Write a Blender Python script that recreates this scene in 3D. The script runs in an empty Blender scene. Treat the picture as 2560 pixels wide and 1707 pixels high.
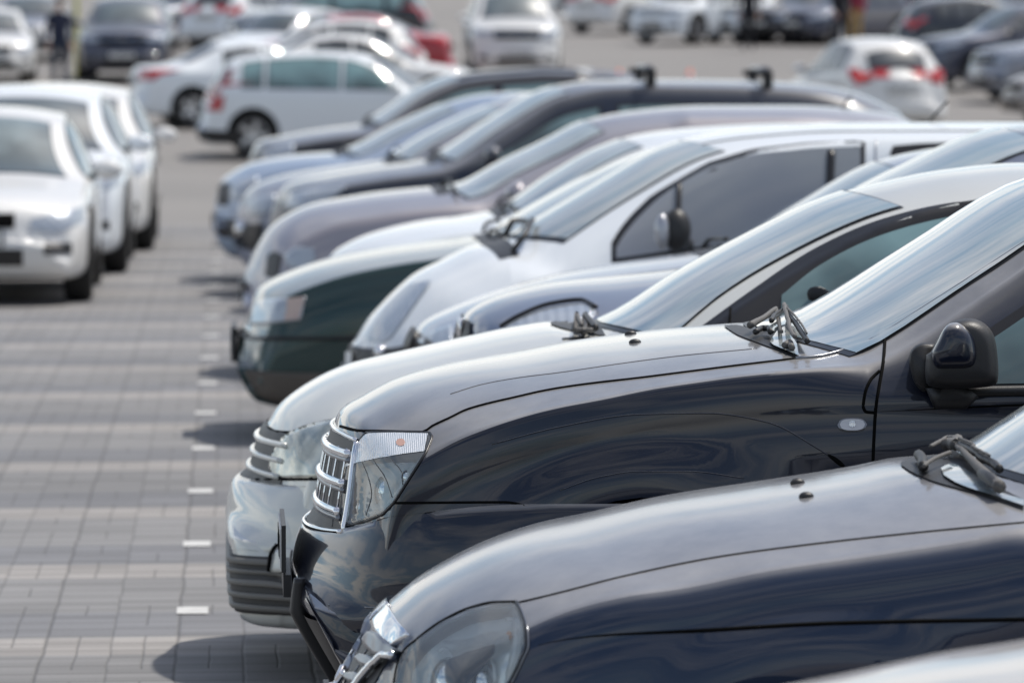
import bpy, bmesh, math, random
import numpy as np
from mathutils import Vector, Matrix
from mathutils.bvhtree import BVHTree
random.seed(7)
S = bpy.context.scene
COL = S.collection
R = math.radians
# ------------------------------------------------------------------ camera
H, F, VX, HY = 1.95, 13713.0, 578.0, 100.0        # eye height; focal length, vanishing column and horizon row (2560 px wide frame)
yaw = math.atan((1280 - VX) / F); pitch = math.atan((853.5 - HY) / F)
cam_d = bpy.data.cameras.new('camera'); cam = bpy.data.objects.new('camera', cam_d); COL.objects.link(cam)
cam.location = (0, 0, H); cam.rotation_euler = (math.pi / 2 - pitch, 0, -yaw)
cam_d.sensor_width = 36; cam_d.lens = F / 2560 * 36
cam_d.clip_start = .5; cam_d.clip_end = 3000
cam_d.dof.use_dof = True; cam_d.dof.focus_distance = 13.9; cam_d.dof.aperture_fstop = 5.4
S.camera = cam
CR = cam.rotation_euler.to_matrix(); CO = Vector((0, 0, H))
def ray(px, py):
    return (CR @ Vector(((px - 1280) / F, -(py - 853.5) / F, -1))).normalized()
def U(px, py, Y):
    d = ray(px, py); return CO + d * (Y / d.y)
# ------------------------------------------------------------------ maths
def pchip(xs, ys):
    xs = np.array(xs, float); ys = np.array(ys, float)
    h = np.diff(xs); dl = np.diff(ys) / h; n = len(xs); m = np.zeros(n)
    for i in range(1, n - 1):
        if dl[i-1] * dl[i] > 0:
            w1 = 2*h[i] + h[i-1]; w2 = h[i] + 2*h[i-1]
            m[i] = (w1 + w2) / (w1/dl[i-1] + w2/dl[i])
    m[0] = dl[0]; m[-1] = dl[-1]
    def f(x):
        x = np.clip(np.asarray(x, float), xs[0], xs[-1])
        i = np.clip(np.searchsorted(xs, x, side='right') - 1, 0, n - 2)
        t = (x - xs[i]) / h[i]
        return ((2*t**3 - 3*t**2 + 1)*ys[i] + (t**3 - 2*t**2 + t)*h[i]*m[i] + (-2*t**3 + 3*t**2)*ys[i+1] + (t**3 - t**2)*h[i]*m[i+1])
    return f
GZ = pchip([0, 60, 84, 90, 100, 114, 140, 180, 260, 600, 2500], [0, 0, 0, .25, .62, 1.17, 1.95, 3.2, 6.0, 15, 60])
def g(y): return float(GZ(y))
def resample(pts, n):
    p = np.array(pts, float)
    if len(p) == n: return p
    d = np.r_[0, np.cumsum(np.linalg.norm(np.diff(p, axis=0), axis=1))]
    t = np.linspace(0, d[-1], n)
    return np.stack([np.interp(t, d, p[:, k]) for k in range(p.shape[1])], 1)
def smooth(pts, n):
    p = np.array(pts, float); d = np.r_[0, np.cumsum(np.linalg.norm(np.diff(p, axis=0), axis=1))]
    t = np.linspace(0, d[-1], n)
    if len(p) < 3: return resample(pts, n)
    return np.stack([pchip(d, p[:, k])(t) for k in range(p.shape[1])], 1)
# ------------------------------------------------------------------ materials
MATS = {}
def newmat(name):
    m = bpy.data.materials.new(name); m.use_nodes = True
    return m, m.node_tree.nodes, m.node_tree.links, m.node_tree.nodes['Principled BSDF']
def N(nt, typ, **kw):
    n = nt.new(typ)
    for k, v in kw.items(): setattr(n, k, v)
    return n
def paint(name, col, metal=0.3, rough=.38, dust_sheen=.25, coat=1.0, dust_sheen_col=(.56, .54, .515)):
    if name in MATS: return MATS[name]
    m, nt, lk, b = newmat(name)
    tc = N(nt, 'ShaderNodeTexCoord')
    no = N(nt, 'ShaderNodeTexNoise'); no.inputs['Scale'].default_value = 5; no.inputs['Detail'].default_value = 7; no.inputs['Roughness'].default_value = .65
    lk.new(tc.outputs['Object'], no.inputs['Vector'])
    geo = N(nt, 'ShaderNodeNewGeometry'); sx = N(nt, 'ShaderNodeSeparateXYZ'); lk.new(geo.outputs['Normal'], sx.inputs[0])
    up = N(nt, 'ShaderNodeMapRange'); up.interpolation_type = 'SMOOTHSTEP'; up.inputs[1].default_value = .5; up.inputs[2].default_value = .95; up.inputs[3].default_value = .012; up.inputs[4].default_value = 1  # up-facing panels lightened: dust, plus sky sheen painted into the colour
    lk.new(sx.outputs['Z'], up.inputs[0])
    mr = N(nt, 'ShaderNodeMapRange'); mr.inputs[1].default_value = .35; mr.inputs[2].default_value = .75; mr.inputs[3].default_value = dust_sheen*.75; mr.inputs[4].default_value = dust_sheen*1.15
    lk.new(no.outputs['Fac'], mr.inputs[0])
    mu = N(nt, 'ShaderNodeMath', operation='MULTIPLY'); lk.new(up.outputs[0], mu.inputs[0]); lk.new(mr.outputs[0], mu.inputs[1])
    mx = N(nt, 'ShaderNodeMix', data_type='RGBA'); mx.inputs[6].default_value = (*col, 1); mx.inputs[7].default_value = (*dust_sheen_col, 1)
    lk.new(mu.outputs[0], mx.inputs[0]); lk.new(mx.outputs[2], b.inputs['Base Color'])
    b.inputs['Metallic'].default_value = metal; b.inputs['Roughness'].default_value = rough
    b.inputs['Coat Weight'].default_value = coat; b.inputs['Coat IOR'].default_value = 1.5; b.inputs['Specular IOR Level'].default_value = .25
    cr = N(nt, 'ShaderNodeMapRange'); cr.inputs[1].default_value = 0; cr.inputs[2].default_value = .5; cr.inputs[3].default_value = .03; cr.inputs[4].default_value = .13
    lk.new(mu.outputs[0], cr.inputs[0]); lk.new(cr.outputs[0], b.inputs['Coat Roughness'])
    # faint orange peel / sheet metal unevenness
    n2 = N(nt, 'ShaderNodeTexNoise'); n2.inputs['Scale'].default_value = 3.2; n2.inputs['Detail'].default_value = 2
    lk.new(tc.outputs['Object'], n2.inputs['Vector'])
    bp = N(nt, 'ShaderNodeBump'); bp.inputs['Strength'].default_value = .03; bp.inputs['Distance'].default_value = .02
    lk.new(n2.outputs['Fac'], bp.inputs['Height']); lk.new(bp.outputs[0], b.inputs['Normal']); lk.new(bp.outputs[0], b.inputs['Coat Normal'])
    MATS[name] = m; return m
def simple(name, col, rough=.5, metal=0, coat=0, bump=0, bscale=200, var=0, spec=.5):
    if name in MATS: return MATS[name]
    m, nt, lk, b = newmat(name)
    b.inputs['Roughness'].default_value = rough; b.inputs['Metallic'].default_value = metal; b.inputs['Coat Weight'].default_value = coat
    b.inputs['Specular IOR Level'].default_value = spec
    tc = N(nt, 'ShaderNodeTexCoord'); no = N(nt, 'ShaderNodeTexNoise'); no.inputs['Scale'].default_value = bscale if bump else 9; no.inputs['Detail'].default_value = 5
    lk.new(tc.outputs['Object'], no.inputs['Vector'])
    mx = N(nt, 'ShaderNodeMix', data_type='RGBA'); v = var or .12
    mx.inputs[6].default_value = tuple(c*(1-v) for c in col) + (1,); mx.inputs[7].default_value = tuple(min(1, c*(1+v)) for c in col) + (1,)
    lk.new(no.outputs['Fac'], mx.inputs[0]); lk.new(mx.outputs[2], b.inputs['Base Color'])
    if bump:
        bp = N(nt, 'ShaderNodeBump'); bp.inputs['Strength'].default_value = bump; bp.inputs['Distance'].default_value = .002
        lk.new(no.outputs['Fac'], bp.inputs['Height']); lk.new(bp.outputs[0], b.inputs['Normal'])
    MATS[name] = m; return m
def glass(name, low, high, z0, z1, rough=.03, cior=1.5, refl_streaks=0):
    """tinted car glass: what lies behind it changes from seats and doors (low) to the far windows (high)"""
    if name in MATS: return MATS[name]
    m, nt, lk, b = newmat(name)
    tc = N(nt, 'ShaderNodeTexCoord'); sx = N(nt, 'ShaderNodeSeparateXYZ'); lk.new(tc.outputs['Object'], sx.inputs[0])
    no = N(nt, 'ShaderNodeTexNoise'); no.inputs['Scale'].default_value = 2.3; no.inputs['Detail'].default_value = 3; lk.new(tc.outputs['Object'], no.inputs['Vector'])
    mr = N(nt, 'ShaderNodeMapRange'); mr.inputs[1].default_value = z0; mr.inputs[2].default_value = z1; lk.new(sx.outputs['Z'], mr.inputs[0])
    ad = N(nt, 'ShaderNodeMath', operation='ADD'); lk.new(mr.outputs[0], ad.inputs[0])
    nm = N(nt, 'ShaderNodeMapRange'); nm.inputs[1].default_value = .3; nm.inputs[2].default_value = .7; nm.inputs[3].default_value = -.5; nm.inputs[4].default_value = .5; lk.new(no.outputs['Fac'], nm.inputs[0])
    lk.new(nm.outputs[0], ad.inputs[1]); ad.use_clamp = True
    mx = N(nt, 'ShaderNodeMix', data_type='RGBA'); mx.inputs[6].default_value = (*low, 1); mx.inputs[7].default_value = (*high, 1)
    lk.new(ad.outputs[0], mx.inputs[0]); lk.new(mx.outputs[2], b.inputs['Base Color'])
    if refl_streaks:  # pale streaks of reflected cloud painted into the glass colour
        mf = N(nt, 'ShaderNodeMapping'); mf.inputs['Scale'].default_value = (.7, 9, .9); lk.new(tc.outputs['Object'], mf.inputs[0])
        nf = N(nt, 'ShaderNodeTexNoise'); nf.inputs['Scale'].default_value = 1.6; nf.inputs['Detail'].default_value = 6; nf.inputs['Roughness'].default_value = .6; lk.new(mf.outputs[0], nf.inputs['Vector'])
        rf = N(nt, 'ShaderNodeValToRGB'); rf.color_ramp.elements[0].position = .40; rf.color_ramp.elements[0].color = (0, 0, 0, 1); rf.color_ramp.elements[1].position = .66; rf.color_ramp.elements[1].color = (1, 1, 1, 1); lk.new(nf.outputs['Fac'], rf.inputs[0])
        mf2 = N(nt, 'ShaderNodeMix', data_type='RGBA'); mu_ = N(nt, 'ShaderNodeMath', operation='MULTIPLY'); mu_.inputs[1].default_value = refl_streaks; lk.new(rf.outputs[0], mu_.inputs[0]); lk.new(mu_.outputs[0], mf2.inputs[0])
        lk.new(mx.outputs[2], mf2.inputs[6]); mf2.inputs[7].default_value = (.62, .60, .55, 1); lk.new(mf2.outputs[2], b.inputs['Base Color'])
    b.inputs['Roughness'].default_value = .35; b.inputs['Coat Weight'].default_value = 1; b.inputs['Coat Roughness'].default_value = rough; b.inputs['Coat IOR'].default_value = cior
    b.inputs['Specular IOR Level'].default_value = .5
    MATS[name] = m; return m
def lens_mat(name, tint=(.9, .95, .95), amt=.25):
    m, nt, lk, b = newmat(name); nt.remove(b)
    out = [n for n in nt if n.type == 'OUTPUT_MATERIAL'][0]
    tr = N(nt, 'ShaderNodeBsdfTransparent'); tr.inputs[0].default_value = (*tint, 1)
    di = N(nt, 'ShaderNodeBsdfDiffuse'); di.inputs[0].default_value = (.80, .84, .86, 1)
    gl = N(nt, 'ShaderNodeBsdfGlossy'); gl.inputs['Roughness'].default_value = .03
    lw = N(nt, 'ShaderNodeFresnel'); lw.inputs[0].default_value = 1.55
    m0 = N(nt, 'ShaderNodeMixShader'); m0.inputs[0].default_value = amt; lk.new(tr.outputs[0], m0.inputs[1]); lk.new(di.outputs[0], m0.inputs[2])
    m1 = N(nt, 'ShaderNodeMixShader'); lk.new(lw.outputs[0], m1.inputs[0]); lk.new(m0.outputs[0], m1.inputs[1]); lk.new(gl.outputs[0], m1.inputs[2])
    lk.new(m1.outputs[0], out.inputs[0]); return m
def ribbed(name, col, scale=60, rough=.18, met=.4):
    m, nt, lk, b = newmat(name)
    b.inputs['Base Color'].default_value = (*col, 1); b.inputs['Metallic'].default_value = met; b.inputs['Roughness'].default_value = rough
    b.inputs['Coat Weight'].default_value = 1; b.inputs['Coat Roughness'].default_value = .04
    tc = N(nt, 'ShaderNodeTexCoord'); wv = N(nt, 'ShaderNodeTexWave'); wv.inputs['Scale'].default_value = scale; wv.inputs['Distortion'].default_value = .6
    vo = N(nt, 'ShaderNodeTexVoronoi'); vo.inputs['Scale'].default_value = scale*1.3
    lk.new(tc.outputs['Object'], wv.inputs[0]); lk.new(tc.outputs['Object'], vo.inputs[0])
    ad = N(nt, 'ShaderNodeMath', operation='ADD'); lk.new(wv.outputs['Fac'], ad.inputs[0]); lk.new(vo.outputs['Distance'], ad.inputs[1])
    bp = N(nt, 'ShaderNodeBump'); bp.inputs['Strength'].default_value = .7; bp.inputs['Distance'].default_value = .003
    lk.new(ad.outputs[0], bp.inputs['Height']); lk.new(bp.outputs[0], b.inputs['Normal'])
    return m
M_PLASTIC = simple('black_plastic', (.022, .022, .023), .45, bump=.3, bscale=400)
M_GAP = simple('gap_shadow', (.004, .004, .004), .9, spec=.1)
M_RUBBER = simple('tyre_rubber', (.022, .021, .02), .8, bump=.3, bscale=90)
M_TRIM = simple('window_rubber', (.012, .012, .014), .35)
M_CHROME = simple('chrome', (.82, .83, .85), .07, metal=1)
M_DCHROME = simple('satin_bar', (.25, .26, .28), .28, metal=.8)
M_ALLOY = simple('alloy', (.55, .55, .56), .35, metal=.85)
M_HOUSING = simple('lamp_housing', (.86, .88, .90), .32, metal=.35)
M_PLATE = simple('number_plate', (.75, .75, .73), .5)
M_RED = simple('tail_lamp_red', (.45, .012, .015), .2, coat=1)
M_AMBER = simple('amber_lens', (.75, .22, .03), .3, coat=1)
M_LENS = lens_mat('clear_lens', amt=.08); M_LENS_HAZY = lens_mat('hazy_lens', (.85, .88, .84), .62)
M_RIB = ribbed('ribbed_reflector', (.86, .88, .9)); M_LAMP = ribbed('far_headlamp', (.42, .46, .51), 9, .34)
M_WS = glass('windscreen_glass', (.15, .21, .25), (.27, .36, .40), .9, 1.5, cior=1.9, refl_streaks=.75)
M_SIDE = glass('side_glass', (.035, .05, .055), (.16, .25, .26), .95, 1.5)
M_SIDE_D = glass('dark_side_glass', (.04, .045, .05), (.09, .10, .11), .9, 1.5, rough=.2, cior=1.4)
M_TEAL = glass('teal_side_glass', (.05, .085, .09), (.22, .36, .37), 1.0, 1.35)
M_FACET = ribbed('faceted_reflector', (.92, .95, .95), 6, .16, .25)
M_BRIGHT = simple('bright_moulding', (.95, .96, .96), .25, metal=.1, coat=1)
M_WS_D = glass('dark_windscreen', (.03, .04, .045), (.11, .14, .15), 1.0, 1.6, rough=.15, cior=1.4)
M_DRUM = simple('brake_disc', (.12, .11, .10), .5, metal=.7)
M_PGREY = simple('grey_plastic', (.11, .105, .10), .6, bump=.2)
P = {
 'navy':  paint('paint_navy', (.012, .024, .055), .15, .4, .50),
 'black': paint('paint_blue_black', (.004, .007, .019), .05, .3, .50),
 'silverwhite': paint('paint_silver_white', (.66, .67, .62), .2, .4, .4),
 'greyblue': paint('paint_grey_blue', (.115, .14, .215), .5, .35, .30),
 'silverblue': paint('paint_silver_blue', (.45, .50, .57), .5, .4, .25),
 'white': paint('paint_white', (.77, .81, .84), 0, .45, .2, dust_sheen_col=(.75,.74,.72)),
 'white2': paint('paint_warm_white', (.76, .755, .735), 0, .4, .18, dust_sheen_col=(.75,.73,.70)),
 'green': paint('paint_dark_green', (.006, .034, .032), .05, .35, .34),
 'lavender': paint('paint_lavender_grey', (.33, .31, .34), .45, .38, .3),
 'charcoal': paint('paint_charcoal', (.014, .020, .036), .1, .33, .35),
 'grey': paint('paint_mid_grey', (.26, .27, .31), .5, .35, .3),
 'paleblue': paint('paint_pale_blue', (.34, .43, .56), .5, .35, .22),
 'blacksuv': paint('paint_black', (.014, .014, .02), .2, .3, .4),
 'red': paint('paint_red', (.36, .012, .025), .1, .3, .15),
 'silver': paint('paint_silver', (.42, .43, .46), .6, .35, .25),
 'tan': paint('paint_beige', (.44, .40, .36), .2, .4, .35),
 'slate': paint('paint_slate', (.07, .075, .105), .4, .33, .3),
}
# ------------------------------------------------------------------ object helpers
def link(name, me, mat=None, parent=None, smooth_=True):
    o = bpy.data.objects.new(name, me); COL.objects.link(o)
    if mat is not None and not len(me.materials): me.materials.append(mat)
    if smooth_: me.shade_smooth()
    if parent is not None: o.parent = parent
    return o
def mesh(name, vs, fs):
    me = bpy.data.meshes.new(name); me.from_pydata([tuple(map(float, v)) for v in vs], [], fs); me.update(); return me
def root(name, label, cat, loc=(0, 0, 0), rz=0, group=None):
    o = bpy.data.objects.new(name, None); COL.objects.link(o); o.empty_display_size = .3
    o.location = loc; o.rotation_euler = (0, 0, rz); o['label'] = label; o['category'] = cat
    if group: o['group'] = group
    return o
def tube(pts, r, seg=8, cap=True, rr=None):
    P_ = [Vector(p) for p in pts]; vs = []; fs = []
    n = len(P_); up = Vector((0, 0, 1))
    for i, p in enumerate(P_):
        t = (P_[min(i+1, n-1)] - P_[max(i-1, 0)]).normalized()
        a = t.cross(up)
        if a.length < 1e-3: a = t.cross(Vector((1, 0, 0)))
        a.normalize(); b = t.cross(a).normalized(); q = r if rr is None else rr[i]
        for k in range(seg):
            an = 2*math.pi*k/seg; vs.append(p + a*math.cos(an)*q + b*math.sin(an)*q)
    for i in range(n-1):
        for k in range(seg):
            fs.append((i*seg+k, i*seg+(k+1) % seg, (i+1)*seg+(k+1) % seg, (i+1)*seg+k))
    if cap: fs.append(tuple(range(seg))[::-1]); fs.append(tuple((n-1)*seg+k for k in range(seg)))
    return vs, fs
class MB:
    def __init__(s): s.v = []; s.f = []
    def add(s, vf):
        o = len(s.v); s.v += [tuple(v) for v in vf[0]]; s.f += [tuple(i+o for i in f) for f in vf[1]]; return s
    def box(s, c, d, rot=None):
        vs = []
        for a in (-.5, .5):
            for b in (-.5, .5):
                for e in (-.5, .5):
                    v = Vector((a*d[0], b*d[1], e*d[2]))
                    if rot is not None: v = rot @ v
                    vs.append(v + Vector(c))
        return s.add((vs, [(0,1,3,2),(4,6,7,5),(0,4,5,1),(2,3,7,6),(0,2,6,4),(1,5,7,3)]))
    def lathe(s, prof, c=(0,0,0), seg=28, axis='y', ang=None):
        vs = []; fs = []; n = len(prof)
        for k in range(seg):
            a = 2*math.pi*k/seg
            for (r, h) in prof:
                if axis == 'y': vs.append((c[0]+r*math.cos(a), c[1]+h, c[2]+r*math.sin(a)))
                elif axis == 'z': vs.append((c[0]+r*math.cos(a), c[1]+r*math.sin(a), c[2]+h))
                else: vs.append((c[0]+h, c[1]+r*math.cos(a), c[2]+r*math.sin(a)))
        for k in range(seg):
            for i in range(n-1):
                a = k*n+i; b = ((k+1) % seg)*n+i; fs.append((a, a+1, b+1, b))
        return s.add((vs, fs))
    def obj(s, name, mat, parent=None, sm=True, bevel=0):
        me = mesh(name, s.v, s.f)
        bm = bmesh.new(); bm.from_mesh(me); bmesh.ops.recalc_face_normals(bm, faces=bm.faces)
        if bevel: bmesh.ops.bevel(bm, geom=bm.edges[:], offset=bevel, segments=2, affect='EDGES', profile=.6)
        bm.to_mesh(me); bm.free(); return link(name, me, mat, parent, sm)
def ellipsoid(c, r, seg=24, rings=14, rot=None, cut=None):
    vs = []; fs = []
    for i in range(rings+1):
        th = math.pi*i/rings
        for k in range(seg):
            ph = 2*math.pi*k/seg
            v = Vector((r[0]*math.sin(th)*math.cos(ph), r[1]*math.sin(th)*math.sin(ph), r[2]*math.cos(th)))
            if cut: v = cut(v)
            if rot is not None: v = rot @ v
            vs.append(v + Vector(c))
    for i in range(rings):
        for k in range(seg):
            a = i*seg+k; b = i*seg+(k+1) % seg; fs.append((a, b, b+seg, a+seg))
    return vs, fs
# ------------------------------------------------------------------ car body
NOSE_W = [(0, .60), (.02, .68), (.06, .765), (.13, .845), (.24, .905), (.40, .955), (.65, .985), (1.0, 1.0)]
class Car:
    """local frame: x runs back from the nose tip, y to the car's right-hand neighbour, z up"""
    def __init__(c, top, L, W, belt, bottom=None, crown=None, roofw=.70, hoodw=.915, cowl=1.0, header=1.9, rearx=None,
                 shift=.14, res=1.0, flare=None, nose=None, trunk=False, tumble=None, wheels=(.82, 3.4), wr=.31, arch=.37, doors=None, wbelt=.965, tailw=None):
        c.L, c.W, c.cowl, c.header = L, W, cowl, header
        c.wheels, c.wr = wheels, wr
        ft = pchip([p[0] for p in top], [p[1] for p in top]); c.top = ft
        fb = pchip([p[0] for p in belt], [p[1] for p in belt]); c.belt = fb
        bottom = bottom or [(0, .42), (.04, .30), (.12, .22), (.3, .19), (L-.3, .21), (L-.08, .27), (L, .40)]
        fz = pchip([p[0] for p in bottom], [p[1] for p in bottom])
        tw = tailw or [(0, .66), (.03, .78), (.10, .88), (.25, .95), (.5, .985), (.9, 1.0)]
        wx = [p[0] for p in NOSE_W] + [L-p[0] for p in tw[::-1]]; wy = [p[1] for p in NOSE_W] + [p[1] for p in tw[::-1]]
        ft_tail = pchip(wx, wy); w0, an, pn = nose or (.58, 1.0, 2.3)
        def fw(x):
            x = float(x)
            return w0+(1-w0)*(1-(1-min(max(x, 0)/an, 1))**pn)**(1/pn) if x < L/2 else float(ft_tail(x))
        rx = rearx or L-.5
        fe = pchip([0, cowl, header, header+.3, rx-.3, rx+.3, L], [hoodw, hoodw-.01, roofw, roofw-.015, roofw-.01, (hoodw-.06) if trunk else roofw+.03, hoodw-.03 if trunk else roofw+.08])
        cr = crown or [(0, .05), (.4, .07), (L, .06)]
        fc = pchip([p[0] for p in cr], [p[1] for p in cr])
        c.fc, c.fe, c.fw, c.fz, c.shift = fc, fe, fw, fz, shift
        n1 = int(34*res); st = list(.55*(np.linspace(0, 1, n1))**2)
        x = .55; step = .035/res if res > 1 else .05/res
        while x < L-.5: x += step; st.append(min(x, L-.5))
        st = [v for v in st if v < L-.5] + list(L-.5*(np.linspace(1, 0, int(22*res)))**2)
        xs = np.array(st); ts = np.array([0, .2, .4, .58, .74, .87, .95, 1.0])
        c.grid = []; sub = 3 if res > 1 else 2
        faces = []; mats = []
        tagcols = None
        for x in xs:
            w = W*float(fw(x)); we = w*float(fe(x)); zb = float(fz(x))
            sh = shift if x < L*.6 else -shift
            fade = 1.0
            zt = ft(np.clip(x - sh*ts**2.2*(1 if x < L*.6 else 1)*fade, 0, L)) - float(fc(x))*ts**2.4
            zt = np.maximum(zt, zb+.02)
            top_pts = [(t*we, z) for t, z in zip(ts, zt)]
            ze = zt[-1]
            zbe = min(float(fb(x)), ze-.085); zbe = max(zbe, zb+.3*(ze-zb)) if ze-zbe > ze-zb-.02 else zbe
            h = zbe-zb
            wb = w*wbelt
            q1, q2 = (.40, .74) if x > cowl+.25 else (.55, .88)
            side = [(we+(wb-we)*q1, ze+(zbe-ze)*.30), (we+(wb-we)*q2, ze+(zbe-ze)*.66), (wb, zbe),
                    (w*.985, zbe-min(.05, .12*h)), (w*1.0, zbe-min(.14, .28*h)), (w*1.003, zbe-.55*h), (w*.993, zb+.22*h), (w*.96, zb+.07*h), (w*.90, zb), ]
            if tumble: side = [(y_, z_) for y_, z_ in side]
            ctl = np.array(top_pts + side + [(.45*w, zb-.002), (0, zb-.002)])
            # catmull-rom
            pts = []
            for i in range(len(ctl)-1):
                p0 = ctl[max(i-1, 0)]; p1 = ctl[i]; p2 = ctl[i+1]; p3 = ctl[min(i+2, len(ctl)-1)]
                if i >= len(ctl)-4: pts.append(p1); continue
                for k in range(sub):
                    t = k/sub
                    m1 = (p2-p0)*.5; m2 = (p3-p1)*.5
                    pts.append((2*t**3-3*t**2+1)*p1 + (t**3-2*t**2+t)*m1 + (-2*t**3+3*t**2)*p2 + (t**3-t**2)*m2)
            pts.append(ctl[-1]); pts = np.array(pts)
            if flare:
                for (fx, fzc, r0, wd, amt) in flare:
                    rr = np.hypot(x-fx, pts[:, 1]-fzc)
                    q = np.clip((r0-rr)/wd, 0, 1); q = q*q*(3-2*q)
                    inner = np.clip((rr-.1)/.2, 0, 1)
                    sel = pts[:, 0] > we*1.0
                    pts[:, 0] += np.where(sel, amt*q, 0)
            c.grid.append(pts)
        m = len(c.grid[0]); c.m = m; c.xs = xs
        vs = []
        ring = 2*m-2
        for x, pts in zip(xs, c.grid):
            for (y, z) in pts: vs.append((x, y, z))
            for (y, z) in pts[1:-1][::-1]: vs.append((x, -y, z))
        nt = 7*sub; nbelt = (7+3)*sub
        d = doors
        for i in range(len(xs)-1):
            xm = (xs[i]+xs[i+1])/2
            for k in range(ring):
                a = i*ring+k; b = i*ring+(k+1) % ring
                faces.append((a, b, b+ring, a+ring))
                kk = k if k < m-1 else ring-1-k
                mi = 0
                if kk < nt and .10 < xm < cowl+.02*0: mi = 1
                elif d and nbelt-sub <= kk < nbelt+5*sub-1 and d[0] < xm < d[-1]:
                    q = 0 if xm < d[1] else 1
                    mi = 2+q*2+(1 if k >= m-1 else 0)
                mats.append(mi)
        faces.append(tuple(range(ring))[::-1]); mats.append(0)
        faces.append(tuple((len(xs)-1)*ring+k for k in range(ring))); mats.append(0)
        c.me = mesh('body', vs, faces)
        c.me.polygons.foreach_set('material_index', mats)
        bm = bmesh.new(); bm.from_mesh(c.me); c.bvh = BVHTree.FromBMesh(bm); bm.free()
    def mat_world(c, o):
        c.root = o; c.rz = o.rotation_euler.z
        c.M = Matrix.Translation(o.location) @ Matrix.Rotation(c.rz, 4, 'Z'); c.Mi = c.M.inverted()
    def hit(c, p, mode, off, s=-1):
        if mode == 'px':
            o = c.Mi @ CO; d = (c.Mi.to_3x3() @ ray(*p)).normalized()
        elif mode == 'side': o = Vector((p[0], s*3, p[1])); d = Vector((0, -s, 0))
        elif mode == 'front': o = Vector((-3, p[0], p[1])); d = Vector((1, 0, 0))
        elif mode == 'rear': o = Vector((c.L+3, p[0], p[1])); d = Vector((-1, 0, 0))
        elif mode == 'top': o = Vector((p[0], p[1], 4)); d = Vector((0, 0, -1))
        elif mode == 'wrap':
            a_ = R(p[0]); o = Vector((.9, 0, p[1])); d = Vector((-math.cos(a_), math.sin(a_)*s, 0))
            h, n, _, _ = c.bvh.ray_cast(o, d)
            if h is None: h, n, _, _ = c.bvh.find_nearest(o+d)
            if n.dot(d) < 0: n = -n
            return h + n*off
        h, n, _, _ = c.bvh.ray_cast(o, d)
        if h is None:
            if mode == 'px':
                t = (c.Mi @ U(p[0], p[1], c.root.location.y-.55*c.W)); q = t
            elif mode == 'side': q = Vector((p[0], s*c.W, p[1]))
            elif mode == 'front': q = Vector((0, p[0], p[1]))
            elif mode == 'rear': q = Vector((c.L, p[0], p[1]))
            else: q = Vector((p[0], p[1], 1))
            h, n, _, _ = c.bvh.find_nearest(q)
        if n.dot(d) > 0: n = -n
        return h + n*off
    def patch(c, name, up, lo, mat, mode='px', n=24, m=8, off=.004, mirror=True, s=-1, parent=None, cur=True, thick=0, bulge=0, lap=0, waist=0):
        fu = smooth if cur else resample
        u = fu(up, n); l = fu(lo, n); vs = []; fs = []
        for j in range(m+1):
            for i in range(n):
                q_ = u[i]*(1-j/m) + l[i]*(j/m)
                if waist: q_ = q_*np.array([1, 1-waist*math.sin(math.pi*j/m)])
                vs.append(c.hit(q_, mode, off + bulge*math.sin(math.pi*(j+.35)/(m+.7))**.6, s))
        for _ in range(lap):
            v2 = list(vs)
            for j in range(m+1):
                for i in range(1, n-1): v2[j*n+i] = (vs[j*n+i-1]+vs[j*n+i]*2+vs[j*n+i+1])/4
            vs = v2
        for j in range(m):
            for i in range(n-1):
                a = j*n+i; fs.append((a, a+1, a+n+1, a+n))
        if thick:
            nb = len(vs); ctr = sum(vs, Vector())/nb
            loop = [i for i in range(n)] + [j*n+n-1 for j in range(1, m+1)] + [m*n+i for i in range(n-2, -1, -1)] + [j*n for j in range(m-1, 0, -1)]
            back = []
            for q in loop:
                h, nn, _, _ = c.bvh.find_nearest(vs[q]); back.append(h - nn*.004 if nn.dot(vs[q]-h) > 0 else h + nn*.004)
            b0 = len(vs); vs += back
            for q in range(len(loop)):
                fs.append((loop[q], loop[(q+1) % len(loop)], b0+(q+1) % len(loop), b0+q))
        out = []
        for sg in ((1, -1) if mirror else (1,)):
            me = mesh(name, [(v[0], v[1]*sg, v[2]) for v in vs], fs)
            bm = bmesh.new(); bm.from_mesh(me); bmesh.ops.recalc_face_normals(bm, faces=bm.faces)
            # point the sheet outwards
            me2 = me; bm.to_mesh(me); bm.free()
            out.append(link(name, me, mat, parent or c.root))
        return out
    def line(c, name, pts, r, mat, mode='px', n=40, off=0.0, mirror=True, s=-1, seg=8, cur=True, rr=None, parent=None):
        q = [c.hit(p, mode, off, s) for p in (smooth(pts, n) if cur else resample(pts, n))]
        if mode == 'wrap':
            for _ in range(10): q = [q[0]] + [(q[i-1]+q[i]*2+q[i+1])/4 for i in range(1, len(q)-1)] + [q[-1]]
        vs, fs = tube(q, r, seg, rr=rr); out = []
        for sg in ((1, -1) if mirror else (1,)):
            out.append(link(name, mesh(name, [(v[0], v[1]*sg, v[2]) for v in vs], fs), mat, parent or c.root))
        return out
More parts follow.
